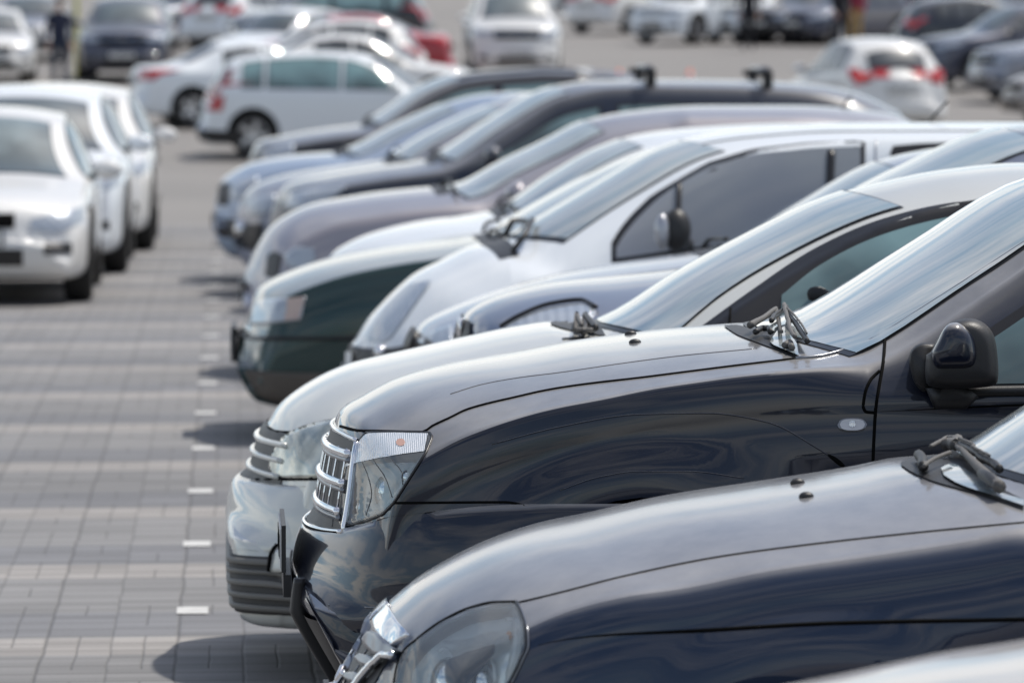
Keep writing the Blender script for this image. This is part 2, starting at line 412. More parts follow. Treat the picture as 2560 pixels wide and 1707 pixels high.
    def finish(c, paintmat, cutters=(), arches=True, paints=None, hood=True):
        me = c.me
        me.materials.append(paintmat)
        for i in range(1, 6): me.materials.append(bpy.data.materials.get('slot%d' % i) or bpy.data.materials.new('slot%d' % i))
        o = link('body', me, None, c.root)
        cs = []
        if arches:
            mb = MB()
            for wx in c.wheels:
                for sg in (1, -1):
                    r = c.arch_r if hasattr(c, 'arch_r') else c.wr+.06
                    seg = 40; vs = []; fs = []
                    y0, y1 = sorted((sg*(c.W-.30), sg*(c.W+.3)))
                    for yy in (y0, y1):
                        for k in range(seg):
                            a = 2*math.pi*(k+.37)/seg; vs.append((wx+r*math.cos(a), yy, c.wr+.02+r*math.sin(a)))
                    for k in range(seg): fs.append((k, (k+1) % seg, seg+(k+1) % seg, seg+k))
                    fs.append(tuple(range(seg))[::-1]); fs.append(tuple(seg+k for k in range(seg)))
                    mb.add((vs, fs))
            a = mb.obj('cut', M_GAP, None, False); cs.append(a)
        cs += list(cutters)
        for a in cs:
            a.matrix_world = c.M
            for solver in ('EXACT', 'MANIFOLD', 'FLOAT'):
                md = o.modifiers.new('b', 'BOOLEAN'); md.operation = 'DIFFERENCE'; md.object = a; md.solver = solver
                if solver == 'EXACT': md.material_mode = 'TRANSFER'
                bpy.context.view_layer.update()
                dg = bpy.context.evaluated_depsgraph_get()
                nm = bpy.data.meshes.new_from_object(o.evaluated_get(dg), depsgraph=dg)
                ok = len(nm.polygons) > .8*len(o.data.polygons)
                o.modifiers.clear()
                if ok:
                    if solver != 'EXACT':     # this solver drops the cutter's material: give its faces back by nearness
                        bc = bmesh.new(); bc.from_mesh(a.data); bv = BVHTree.FromBMesh(bc); bc.free()
                        mt_ = a.data.materials[0]
                        if mt_.name not in nm.materials: nm.materials.append(mt_)
                        k_ = list(nm.materials.keys()).index(mt_.name)
                        for p_ in nm.polygons:
                            if bv.find_nearest(p_.center)[3] < 2e-4: p_.material_index = k_
                    o.data = nm; break
                print('boolean', solver, 'failed on', c.root.name)
            bpy.data.objects.remove(a)
        me = o.data
        slot = {m_.name: i for i, m_ in enumerate(me.materials) if m_}
        inv = {i: m_ for m_, i in slot.items()}
        nmats = [paintmat, M_GAP, M_HOUSING]
        idx = [p.material_index for p in me.polygons]
        new = []
        for i in idx:
            q = inv.get(i, '')
            new.append(int(q[4:])+10 if q.startswith('slot') else (1 if q == 'gap_shadow' else 2 if q == 'lamp_housing' else 0))
        me.materials.clear()
        for m_ in nmats: me.materials.append(m_)
        # split the painted panels into the hood and the doors
        bm = bmesh.new(); bm.from_mesh(me); bm.faces.ensure_lookup_table()
        for f in bm.faces: f.material_index = new[f.index] if new[f.index] < 10 else 0
        names = {11: 'hood', 12: 'door', 13: 'door', 14: 'door', 15: 'door'}
        dl = []
        for mi, nm_ in names.items():
            fs = [f for f in bm.faces if new[f.index] == mi and (mi != 11 or f.calc_center_median().z > getattr(c, 'hoodz', 0))]
            if not fs: continue
            idx = {}; vs = []; fc = []
            for f in fs:
                q = []
                for v in f.verts:
                    if v.index not in idx: idx[v.index] = len(vs); vs.append(v.co.copy())
                    q.append(idx[v.index])
                fc.append(q)
            m2 = mesh(nm_, vs, fc); link(nm_, m2, paintmat, c.root); dl += fs
        bmesh.ops.delete(bm, geom=dl, context='FACES'); bm.to_mesh(me); bm.free()
        me.shade_smooth()
        try: me.set_sharp_from_angle(angle=R(50))
        except Exception: pass
        c.body = o; return o
    def prism(c, outline, depth=.10, mode='px', dirv=None):
        """cutters for a lamp housing: the outline on the body, extended outwards and inwards"""
        pts = [c.hit(p, mode, 0) for p in outline]
        if dirv is None: dirv = (c.Mi.to_3x3() @ ray(*outline[0])).normalized()
        n = len(pts); res = []
        for sg in (1, -1):
            vs = [p - dirv*.08 for p in pts] + [p + dirv*depth for p in pts]
            ctr = sum(vs[n:], Vector())/n
            vs = vs[:n] + [ctr+(v-ctr)*.85 for v in vs[n:]]
            vs = [Vector((v.x, v.y*sg, v.z)) for v in vs]
            fs = [(k, (k+1) % n, n+(k+1) % n, n+k) for k in range(n)] + [tuple(range(n))[::-1], tuple(n+k for k in range(n))]
            res.append(MB().add((vs, fs)).obj('cut', M_HOUSING, None, False))
        return res
    # ---- generic equipment
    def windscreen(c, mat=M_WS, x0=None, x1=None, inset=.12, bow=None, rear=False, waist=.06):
        x0 = x0 if x0 is not None else c.cowl+.04; x1 = x1 if x1 is not None else c.header
        bow = c.shift*.9 if bow is None else bow
        if rear: bow = -bow*.6
        def edge(x): return c.W*float(c.fw(x))*float(c.fe(x))
        a0, a1 = edge(x0+bow*.5)-inset, edge(x1)-inset*.9
        t = np.linspace(-1, 1, 17)
        up = [(x1+bow*.7*q*q, a1*q) for q in t]; lo = [(x0+bow*q*q, a0*q) for q in t]
        nm = 'rear_window' if rear else 'windscreen'
        tr = c.patch('window_frame', [(x1+(.012 if not rear else -.012)+bow*.7*q*q, (a1+.012)*q) for q in t], [(x0-(.02 if not rear else -.02)+bow*q*q, (a0+.012)*q) for q in t], M_TRIM, 'top', 25, 14, .0025, False, waist=0 if rear else waist)
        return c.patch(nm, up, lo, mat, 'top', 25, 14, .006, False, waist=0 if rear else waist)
    def side_windows(c, spans, mat=M_SIDE, drop=.045, rise=.02, sides=(-1, 1), rake=.12, frame=.018):
        """spans: (x0, x1) of each pane along the belt; panes follow the roof rail and the belt line"""
        def ztop(x):
            w = c.W*float(c.fw(x)); sh = c.shift if x < c.L*.6 else -c.shift
            return float(c.top(np.clip(x-sh, 0, c.L))) - float(c.fc(x)) - drop
        for s in sides:
            for nm, mt, gr, of in (('window_frame', M_TRIM, frame, .002), ('window', mat, 0, .006)):
                for (x0, x1) in spans:
                    X = np.linspace(x0-gr, x1+gr, 16)
                    zt = [max(ztop(x)+gr, float(c.belt(x))+rise-gr+.004) for x in X]
                    zl = [float(c.belt(x))+rise-gr for x in X]
                    c.patch(nm, list(zip(X, zt)), list(zip(X, zl)), mt, 'side', 16, 6, of, False, s, cur=False)
    def wheels_(c, mat=M_ALLOY, full=True):
        r = c.wr
        if not hasattr(Car, 'wm'): Car.wm = {}
        for wx in c.wheels:
            for sg in (-1, 1):
                w = bpy.data.objects.new('wheel', None); COL.objects.link(w); w.parent = c.root; w.location = (wx, sg*(c.W-.115), r); w.empty_display_size = .1
                if sg > 0: w.rotation_euler = (0, 0, math.pi)
                key = (round(r, 2), mat.name)
                if key not in Car.wm:
                    t = MB().lathe([(r*.66, -.09), (r*.72, -.105), (r*.90, -.108), (r*.975, -.09), (r, -.06), (r, .06), (r*.975, .09), (r*.88, .105), (r*.66, .09), (r*.66, -.09)], seg=36)
                    tt = mesh('tyre', t.v, t.f)
                    q = MB().lathe([(r*.66, -.088), (r*.63, -.095), (r*.60, -.08), (r*.58, 0), (0.0, .01)], seg=36)
                    for k in range(5):
                        a = 2*math.pi*k/5
                        rot = Matrix.Rotation(-a, 3, 'Y')
                        vs = [rot @ Vector(v) for v in ((.03, -.075, -.035), (.03, -.075, .035), (r*.62, -.085, .05), (r*.62, -.085, -.05), (.03, -.03, -.035), (.03, -.03, .035), (r*.62, -.05, .05), (r*.62, -.05, -.05))]
                        q.add((vs, [(0,1,2,3),(4,7,6,5),(0,4,5,1),(1,5,6,2),(2,6,7,3),(3,7,4,0)]))
                    q.add(([Vector((.05*math.cos(a), -.082, .05*math.sin(a))) for a in np.linspace(0, 2*math.pi, 13)[:-1]], [tuple(range(12))]))
                    rm = mesh('rim', q.v, q.f); tt.materials.append(M_RUBBER); rm.materials.append(mat)
                    bl = MB().lathe([(r*.57, -.02), (0.01, -.02)], seg=24); bk = mesh('brake_disc', bl.v, bl.f); bk.materials.append(M_GAP)
                    for mm in (tt,): mm.shade_smooth()
                    Car.wm[key] = (tt, rm, bk)
                for nm, mm in zip(('tyre', 'rim', 'brake_disc'), Car.wm[key]):
                    oo = bpy.data.objects.new(nm, mm); COL.objects.link(oo); oo.parent = w
    def mirrors(c, mat, x, z, sides=(-1, 1), sc=1.0):
        for s in sides:
            h = c.hit((x+.05, z-.05), 'side', 0, s)
            e = bpy.data.objects.new('door_mirror', None); COL.objects.link(e); e.parent = c.root; e.location = h; e.empty_display_size = .1
            def cut(v): return Vector((v.x if v.x < .02 else .02+(v.x-.02)*.25, v.y, v.z))
            vs, fs = ellipsoid((0, s*.15*sc, .05), (.075*sc, .115*sc, .075*sc), 20, 12, cut=cut)
            MB().add((vs, fs)).obj('mirror_cap', mat, e)
            MB().add(ellipsoid((.035*sc, s*.15*sc, .05), (.008, .10*sc, .062*sc), 16, 8)).obj('mirror_glass', M_CHROME, e)
            MB().add(tube([(-.01, -s*.01, -.02), (0, s*.05, 0), (0, s*.10, .03)], .022, 8)).obj('mirror_arm', M_PLASTIC, e)
    def plate(c, z, x=0, rear=False, text=True, tilt=0):
        xx = c.L+.012 if rear else -.014
        mb = MB().box((xx+x, 0, z), (.012, .53, .125)); mb.obj('plate_holder', M_PLASTIC, c.root, False)
        pl = MB().box((xx+x+(.008 if rear else -.008), 0, z), (.004, .505, .106)).obj('number_plate', M_PLATE, c.root, False)
        gl = MB(); rnd = random.Random(int(z*1000)+int(c.L*100))
        for k in range(8):
            y = -.20+k*.054
            if k == 6: continue
            gl.box((xx+x+(.011 if rear else -.011), y, z), (.0015, .010, .062)); gl.box((xx+x+(.0113 if rear else -.0113), y+.013, z+rnd.choice((.026, 0, -.026))), (.0015, .024, .011))
            if rnd.random() > .4: gl.box((xx+x+(.0116 if rear else -.0116), y+.026, z+rnd.choice((.014, -.014))), (.0015, .010, .034))
        gl.obj('plate_characters', M_GAP, pl, False)
# ------------------------------------------------------------------ ground
def build_ground():
    Y = list(np.linspace(-60, 60, 13)) + list(np.linspace(62, 200, 60)) + list(np.linspace(210, 600, 20)) + [800, 1200, 2000]
    X = list(np.linspace(-800, -60, 8)) + list(np.linspace(-50, 80, 14)) + list(np.linspace(100, 800, 8))
    vs = [(x, y, g(max(y, 0))) for y in Y for x in X]; n = len(X)
    fs = [(j*n+i, j*n+i+1, (j+1)*n+i+1, (j+1)*n+i) for j in range(len(Y)-1) for i in range(n-1)]
    m, nt, lk, b = newmat('paving')
    tc = N(nt, 'ShaderNodeTexCoord'); sx = N(nt, 'ShaderNodeSeparateXYZ'); lk.new(tc.outputs['Object'], sx.inputs[0])
    def M(op, a, b_=None, cl=False):
        n_ = N(nt, 'ShaderNodeMath', operation=op); n_.use_clamp = cl
        for i, v in enumerate((a, b_)):
            if v is None: continue
            if isinstance(v, (int, float)): n_.inputs[i].default_value = v
            else: lk.new(v, n_.inputs[i])
        return n_.outputs[0]
    nz = N(nt, 'ShaderNodeTexNoise'); nz.inputs['Scale'].default_value = 2.2; nz.inputs['Detail'].default_value = 3; lk.new(tc.outputs['Object'], nz.inputs['Vector'])
    wob = M('MULTIPLY', M('SUBTRACT', nz.outputs['Fac'], .5), .022)
    x = M('ADD', M('ADD', sx.outputs['X'], .163*1.09+.0), wob); y = M('ADD', M('ADD', sx.outputs['Y'], M('MULTIPLY', sx.outputs['X'], -.06)), wob)
    PX, PY = .214, .107
    def joint(v, per, wid):   # 1 in joint
        f = M('PINGPONG', v, per/2); return M('SUBTRACT', 1, M('SMOOTH_MIN', 1, M('DIVIDE', f, wid)), True)
    def band(v, per, lo, hi):
        f = M('FRACT', M('DIVIDE', v, per)); return M('MULTIPLY', M('GREATER_THAN', f, lo), M('LESS_THAN', f, hi))
    # block cells
    cx = M('FLOOR', M('DIVIDE', x, PX)); cy = M('FLOOR', M('DIVIDE', y, PY))
    def wn(a, b_):
        cb = N(nt, 'ShaderNodeCombineXYZ'); lk.new(a, cb.inputs[0]); lk.new(b_, cb.inputs[1])
        w = N(nt, 'ShaderNodeTexWhiteNoise', noise_dimensions='2D'); lk.new(cb.outputs[0], w.inputs['Vector']); return w.outputs['Value']
    cell = wn(cx, cy)
    split = M('GREATER_THAN', wn(cx, M('FLOOR', M('DIVIDE', y, PY*3))), .45)
    j1 = M('MULTIPLY', joint(M('ADD', x, 0), PX*2, .009), .85); j1b = M('MULTIPLY', joint(x, PX, .007), .6)
    j2 = M('MULTIPLY', joint(M('ADD', x, PX/2), PX, .006), M('MULTIPLY', split, .75))
    j3 = M('MULTIPLY', joint(y, PY*2, .016), .75)
    jj = M('MAXIMUM', M('MAXIMUM', j1, j1b), M('MAXIMUM', j2, j3))
    pink = band(M('ADD', y, 0), 2.5, 0, 1)   # placeholder, replaced below
    d0 = 17.42
    yb = M('SUBTRACT', y, d0)
    pink = band(yb, 2.5, .0, .20)
    dark = band(yb, 2.5, .22, .52)
    rowv = wn(M('FLOOR', M('DIVIDE', yb, PY*2)), M('FLOOR', M('DIVIDE', x, 1.7)))
    base = N(nt, 'ShaderNodeMix', data_type='RGBA'); base.inputs[6].default_value = (.190, .188, .189, 1); base.inputs[7].default_value = (.152, .154, .164, 1)
    lk.new(dark, base.inputs[0])
    c2 = N(nt, 'ShaderNodeMix', data_type='RGBA'); lk.new(base.outputs[2], c2.inputs[6]); c2.inputs[7].default_value = (.275, .260, .248, 1); lk.new(M('MULTIPLY', pink, .9), c2.inputs[0])
    br = N(nt, 'ShaderNodeMapRange'); br.inputs[3].default_value = .85; br.inputs[4].default_value = 1.14; lk.new(cell, br.inputs[0])
    br2 = N(nt, 'ShaderNodeMapRange'); br2.inputs[3].default_value = .96; br2.inputs[4].default_value = 1.04; lk.new(rowv, br2.inputs[0])
    big = N(nt, 'ShaderNodeTexNoise'); big.inputs['Scale'].default_value = .35; big.inputs['Detail'].default_value = 8; lk.new(tc.outputs['Object'], big.inputs['Vector'])
    bg = N(nt, 'ShaderNodeMapRange'); bg.inputs[1].default_value = .3; bg.inputs[2].default_value = .7; bg.inputs[3].default_value = .85; bg.inputs[4].default_value = 1.13; lk.new(big.outputs['Fac'], bg.inputs[0])
    fine = N(nt, 'ShaderNodeTexNoise'); fine.inputs['Scale'].default_value = 90; fine.inputs['Detail'].default_value = 4; lk.new(tc.outputs['Object'], fine.inputs['Vector'])
    fg = N(nt, 'ShaderNodeMapRange'); fg.inputs[3].default_value = .8; fg.inputs[4].default_value = 1.2; lk.new(fine.outputs['Fac'], fg.inputs[0])
    br.inputs[0]
    mul = M('MULTIPLY', M('MULTIPLY', br.outputs[0], br2.outputs[0]), M('MULTIPLY', bg.outputs[0], fg.outputs[0]))
    c3 = N(nt, 'ShaderNodeVectorMath', operation='SCALE'); lk.new(c2.outputs[2], c3.inputs[0]); lk.new(mul, c3.inputs['Scale'])
    c4 = N(nt, 'ShaderNodeMix', data_type='RGBA'); lk.new(c3.outputs[0], c4.inputs[6]); c4.inputs[7].default_value = (.045, .042, .04, 1); lk.new(M('MULTIPLY', jj, .72), c4.inputs[0])
    # beyond the block paving the yard is asphalt
    fa = N(nt, 'ShaderNodeMapRange'); fa.inputs[1].default_value = 58; fa.inputs[2].default_value = 58.1; lk.new(sx.outputs['Y'], fa.inputs[0])
    fb_ = N(nt, 'ShaderNodeMath', operation='LESS_THAN'); lk.new(sx.outputs['Y'], fb_.inputs[0]); fb_.inputs[1].default_value = 6  # unseen ground behind the camera, darkened to keep car-side reflections dark
    asn = N(nt, 'ShaderNodeTexNoise'); asn.inputs['Scale'].default_value = .12; asn.inputs['Detail'].default_value = 6; lk.new(tc.outputs['Object'], asn.inputs['Vector'])
    asp = N(nt, 'ShaderNodeMix', data_type='RGBA'); asp.inputs[6].default_value = (.15, .145, .14, 1); asp.inputs[7].default_value = (.25, .235, .22, 1); lk.new(asn.outputs['Fac'], asp.inputs[0])
    c5 = N(nt, 'ShaderNodeMix', data_type='RGBA'); lk.new(fa.outputs[0], c5.inputs[0]); lk.new(c4.outputs[2], c5.inputs[6]); lk.new(asp.outputs[2], c5.inputs[7])
    c6 = N(nt, 'ShaderNodeMix', data_type='RGBA'); lk.new(fb_.outputs[0], c6.inputs[0]); lk.new(c5.outputs[2], c6.inputs[6]); c6.inputs[7].default_value = (.055, .054, .056, 1)
    lk.new(c6.outputs[2], b.inputs['Base Color']); b.inputs['Roughness'].default_value = .75
    bp = N(nt, 'ShaderNodeBump'); bp.inputs['Strength'].default_value = .6; bp.inputs['Distance'].default_value = .006
    lk.new(M('SUBTRACT', M('MULTIPLY', fine.outputs['Fac'], .3), jj), bp.inputs['Height']); lk.new(bp.outputs[0], b.inputs['Normal'])
    o = link('ground', mesh('ground', vs, fs), m); o['kind'] = 'structure'
    # painted bay marks on the paving
    mb = MB(); vs = []; fs = []
    for k in range(-2, 14):
        y = 18.72+2.49*k; x0 = -.19+.0*k; 
        a = len(vs); vs += [(x0, y-.11, .004), (x0+.107, y-.11, .004), (x0+.107, y+.11, .004), (x0, y+.11, .004)]; fs.append((a, a+1, a+2, a+3))
    o = link('bay_markings', mesh('bay_markings', vs, fs), simple('worn_white_paint', (.52, .52, .51), .7, var=.35), None, False); o['kind'] = 'structure'
build_ground()
# ------------------------------------------------------------------ row cars from their side outlines
GR = 'cars parked side by side in the long row'
def row_car(name, label, cat, Yc, prof, tail, L, **kw):
    """prof: outline over the centre line, sighted in the photograph and taken back to the plane y = Yc; tail: the rest in metres"""
    pts = [U(px, py, Yc) for px, py in prof]
    x0 = min(p.x for p in pts)
    top = [(p.x-x0, p.z-g(Yc)) for p in pts]
    if tail and tail[0][0] <= top[-1][0]: tail = [t for t in tail if t[0] > top[-1][0]+.03]
    top += tail
    kw.setdefault('W', .86)
    c = Car(top, L, **kw)
    o = root(name, label, cat, (x0, Yc, g(Yc)), 0, GR); c.mat_world(o); c.x0 = x0
    return c
def hatch_tail(L, zr, zb=.55):
    return [(L-1.2, zr-.005), (L-.75, zr-.05), (L-.45, zr-.17), (L-.22, zr-.48), (L-.09, .90), (L-.02, .78), (L, zb)]
def sedan_tail(L, zr, deck=1.02, zb=.55):
    return [(L-1.75, zr-.03), (L-1.35, zr-.14), (L-.80, deck+.06), (L-.55, deck+.01), (L-.18, deck), (L-.05, deck-.12), (L, zb)]
def zs(s0, s1, k, pts): return [(s0+x*k, s1+y*k) for x, y in pts]

# ---------- dark navy saloon at the front of the picture
def car_A():
    Yc = 12.3
    prof = [(835, 1830), (841, 1760), (858, 1707), (885, 1655), (915, 1600), (928, 1560), (959, 1526), (991, 1499), (1036, 1463), (1104, 1422), (1216, 1369), (1352, 1326), (1440, 1308), (1666, 1257), (1893, 1222), (2140, 1183), (2258, 1160), (2380, 1150), (2420, 1138), (2475, 1104), (2560, 1048)]
    L = 4.3
    c = row_car('saloon_car', 'dark navy saloon in the near foreground with big clear round-cornered headlight and dusty hood', 'car', Yc, prof,
                [(2.1, 1.40), (2.35, 1.45), (2.9, 1.47), (3.3, 1.42), (3.75, 1.12), (4.1, 1.02), (4.25, .95), (4.3, .6)], L, W=.865, belt=[(0, .70), (1.3, .90), (2.5, .93), (L, .97)],
                crown=[(0, .045), (.35, .05), (.8, .075), (1.4, .08), (2.2, .06), (L, .05)], cowl=1.36, header=2.1, shift=.16, res=1.7, rearx=3.4, trunk=True, doors=(1.46, 2.5, 3.5), wheels=(.99, 3.35), wr=.275,
                flare=[(.99, .32, .46, .12, .014)], hoodw=.925)
    c.arch_r = .30
    Z = lambda p: zs(820, 1440, .2381, p)
    up = Z([(690, 1121), (735, 930), (800, 795), (950, 665), (1200, 485), (1500, 345), (1750, 290), (1975, 283), (2035, 400), (2080, 560)])
    lo = Z([(690, 1150), (720, 1400), (900, 1500), (1200, 1560), (1500, 1500), (1720, 1380), (1830, 1250), (1930, 1080), (2020, 890), (2085, 700)])
    cut = c.prism(up + lo[::-1], .13)
    c.finish(P['navy'], cut)
    la = c.patch('headlight', up, lo, lens_mat('foreground_lens', amt=.13), n=30, m=14, off=.003, cur=False)
    for hl, sg in zip(la, (1, -1)):
        for (px, py, dep, r, nm, mt) in ((1066, 1690, .060, .062, 'reflector', M_CHROME), (1178, 1700, .055, .060, 'reflector', M_CHROME), (1262, 1572, .018, .010, 'indicator_bulb', M_AMBER)):
            h = c.hit((px, py), 'px', -dep); h.y *= sg
            MB().add(ellipsoid(h, (r*.7, r, r), 28, 18)).obj(nm, mt, hl)
        for ring in (Z([(1100, 740), (1170, 700), (1240, 780), (1275, 920), (1270, 1121), (1220, 1300)]), Z([(1430, 760), (1560, 735), (1660, 830), (1710, 980), (1715, 1121), (1690, 1250)])):
            q = [c.hit(p, 'px', -.018) for p in smooth(ring, 24)]
            vs, fs = tube(q, .0035); link('reflector_rim', mesh('reflector_rim', [(v[0], v[1]*sg, v[2]) for v in vs], fs), M_BRIGHT, hl)
        q = [c.hit(p, 'px', -.012) for p in smooth(Z([(1840, 400), (1930, 420), (1960, 600), (1940, 800), (1860, 1121)]), 24)]
        vs, fs = tube(q, .009, rr=[.005+.006*math.sin(math.pi*i/23) for i in range(24)]); link('light_guide', mesh('light_guide', [(v[0], v[1]*sg, v[2]) for v in vs], fs), M_BRIGHT, hl)
    c.patch('reflector_plate', Z([(760, 960), (960, 690), (1200, 510), (1500, 370), (1900, 310)]), Z([(760, 1300), (960, 1480), (1300, 1520), (1700, 1350), (2000, 800)]), M_FACET, off=-.030, n=30, m=16)
    c.patch('lamp_divider', Z([(1180, 650), (1400, 640), (1700, 560), (1880, 590)]), Z([(1200, 690), (1500, 700), (1720, 690), (1890, 680)]), M_RIB, off=-.006, n=20, m=4)
    c.line('headlight_seal', Z([(700, 1121), (735, 930), (800, 790), (950, 655), (1200, 475), (1500, 335), (1750, 280), (1980, 275)]), .006, M_GAP, off=-.001)
    c.line('headlight_seal', Z([(1980, 275), (2035, 390), (2085, 560), (2092, 720), (2020, 900), (1915, 1121), (1830, 1260)]), .0045, M_TRIM, off=.001)
    c.line('headlight_bezel', Z([(1990, 285), (2052, 400), (2098, 560), (2104, 720), (2034, 905), (1930, 1121)]), .003, M_DCHROME, off=.002)
    c.line('hood_gap', [(1284, 1508), (1330, 1498), (1400, 1481), (1560, 1440), (1795, 1392), (2000, 1364), (2238, 1337), (2560, 1306), (2650, 1298)], .0028, M_GAP, off=0)
    c.line('crease_shade', [(1345, 1612), (1400, 1600), (1500, 1588), (1745, 1576), (2090, 1557), (2560, 1548), (2700, 1546)], .004, M_GAP, off=.000, rr=[.0005+.0042*min(1, i/12) for i in range(40)])  # dark tube drawn for the shade along the wing crease
    # bonnet badge, grille bars
    c.patch('grille', Z([(400, 640), (500, 640), (640, 760), (780, 800)]), Z([(100, 1200), (200, 1230), (400, 1200), (640, 860)]), M_PLASTIC, off=.002, n=16, m=10)
    c.patch('hood_badge', Z([(645, 300), (700, 420), (765, 510), (855, 612)]), Z([(472, 478), (520, 590), (600, 680), (690, 745)]), M_CHROME, off=.010, n=20, m=8, thick=1)
    for a, b_ in ((Z([(470, 600), (540, 610), (640, 700), (770, 790)]), Z([(420, 680), (470, 780), (560, 835), (700, 830)])),
                  (Z([(390, 840), (470, 850), (540, 900)]), Z([(330, 880), (390, 940), (480, 965)])),
                  (Z([(230, 1040), (330, 1035), (400, 1060)]), Z([(215, 1080), (290, 1121), (340, 1130)]))):
        c.patch('grille_bar', a, b_, M_DCHROME, off=.016, n=16, m=5, thick=1)
    c.line('grille_chrome', Z([(740, 850), (640, 850), (540, 930), (420, 1060), (320, 1190), (240, 1300)]), .010, M_CHROME, off=.014)
    c.line('grille_chrome', Z([(225, 1040), (170, 1110), (100, 1220), (60, 1320)]), .008, M_CHROME, off=.014)
    for a, b_ in (((460, 790), (420, 850)), ((530, 850), (490, 900)), ((375, 960), (325, 1035)), ((430, 970), (385, 1040))):
        c.line('grille_strut', Z([a, b_]), .0025, M_DCHROME, off=.012, n=4)
    # cowl and wipers
    K = lambda p: zs(2200, 1100, .15306, p)
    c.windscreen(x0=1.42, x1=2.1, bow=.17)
    c.patch('cowl_panel', K([(345, 380), (500, 310), (700, 288), (960, 310), (1300, 330), (1800, 700), (2352, 1000)]), K([(345, 425), (480, 520), (640, 600), (900, 700), (1250, 800), (1750, 950), (2352, 1145)]), M_PLASTIC, off=.004, n=30, m=8, mirror=False)
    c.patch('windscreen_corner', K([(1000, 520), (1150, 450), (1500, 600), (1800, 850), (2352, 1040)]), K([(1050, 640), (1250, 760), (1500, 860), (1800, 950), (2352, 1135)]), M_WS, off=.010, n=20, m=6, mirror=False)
    wp = root('wiper_tmp', '', ''); COL.objects.unlink(wp); bpy.data.objects.remove(wp)
    w1 = c.line('wiper_arm', K([(1150, 230), (1290, 250), (1400, 400), (1560, 590), (1750, 790), (1960, 985)]), .007, M_PGREY, off=.03, mirror=False, rr=[.006+.009*(i/39)**1.5 for i in range(40)])[0]
    c.line('wiper_pivot', K([(1660, 760), (1800, 860), (1930, 980)]), .014, M_PLASTIC, off=.03, mirror=False, n=12, parent=c.root, rr=[.006+.010*math.sin(math.pi*(i+2)/15) for i in range(12)])
    c.line('wiper_blade', K([(1390, 280), (1550, 360), (1750, 500), (1900, 590), (1985, 690)]), .010, M_PLASTIC, off=.03, mirror=False)
    c.line('wiper_blade_spine', K([(1400, 270), (1560, 345), (1740, 470), (1880, 565)]), .0035, M_PGREY, off=.045, mirror=False)
    c.line('wiper_arm', K([(840, 355), (960, 290), (1090, 230), (1180, 185), (1380, 170)]), .005, M_PGREY, off=.035, mirror=False)
    c.line('wiper_arm', K([(740, 640), (830, 560), (960, 490), (1160, 415)]), .005, M_PGREY, off=.03, mirror=False)
    c.line('wiper_pivot', K([(640, 380), (700, 460), (720, 580)]), .012, M_PLASTIC, off=.02, mirror=False, n=10)
    c.line('wiper_joint', K([(1120, 300), (1180, 280), (1290, 300), (1340, 210)]), .014, M_PGREY, off=.032, mirror=False, n=12)
    # washer jets
    for px, py in ((1987, 1209), (2009, 1243)):
        h = c.hit((px, py), 'px', 0)
        MB().add(ellipsoid(h + Vector((.006, 0, .002)), (.017, .013, .011), 16, 10)).obj('washer_jet', M_PLASTIC, c.root)
    c.side_windows([(1.72, 2.47), (2.55, 3.25)], M_SIDE); c.windscreen(x0=3.72, x1=3.32, rear=True)
    c.wheels_(); c.mirrors(P['navy'], 1.72, 1.0)
    c.patch('tail_light', [(L-.25, .92), (L-.06, .88)], [(L-.25, .72), (L-.03, .70)], M_RED, 'side', 8, 5, .004)
    c.plate(.42)
car_A()

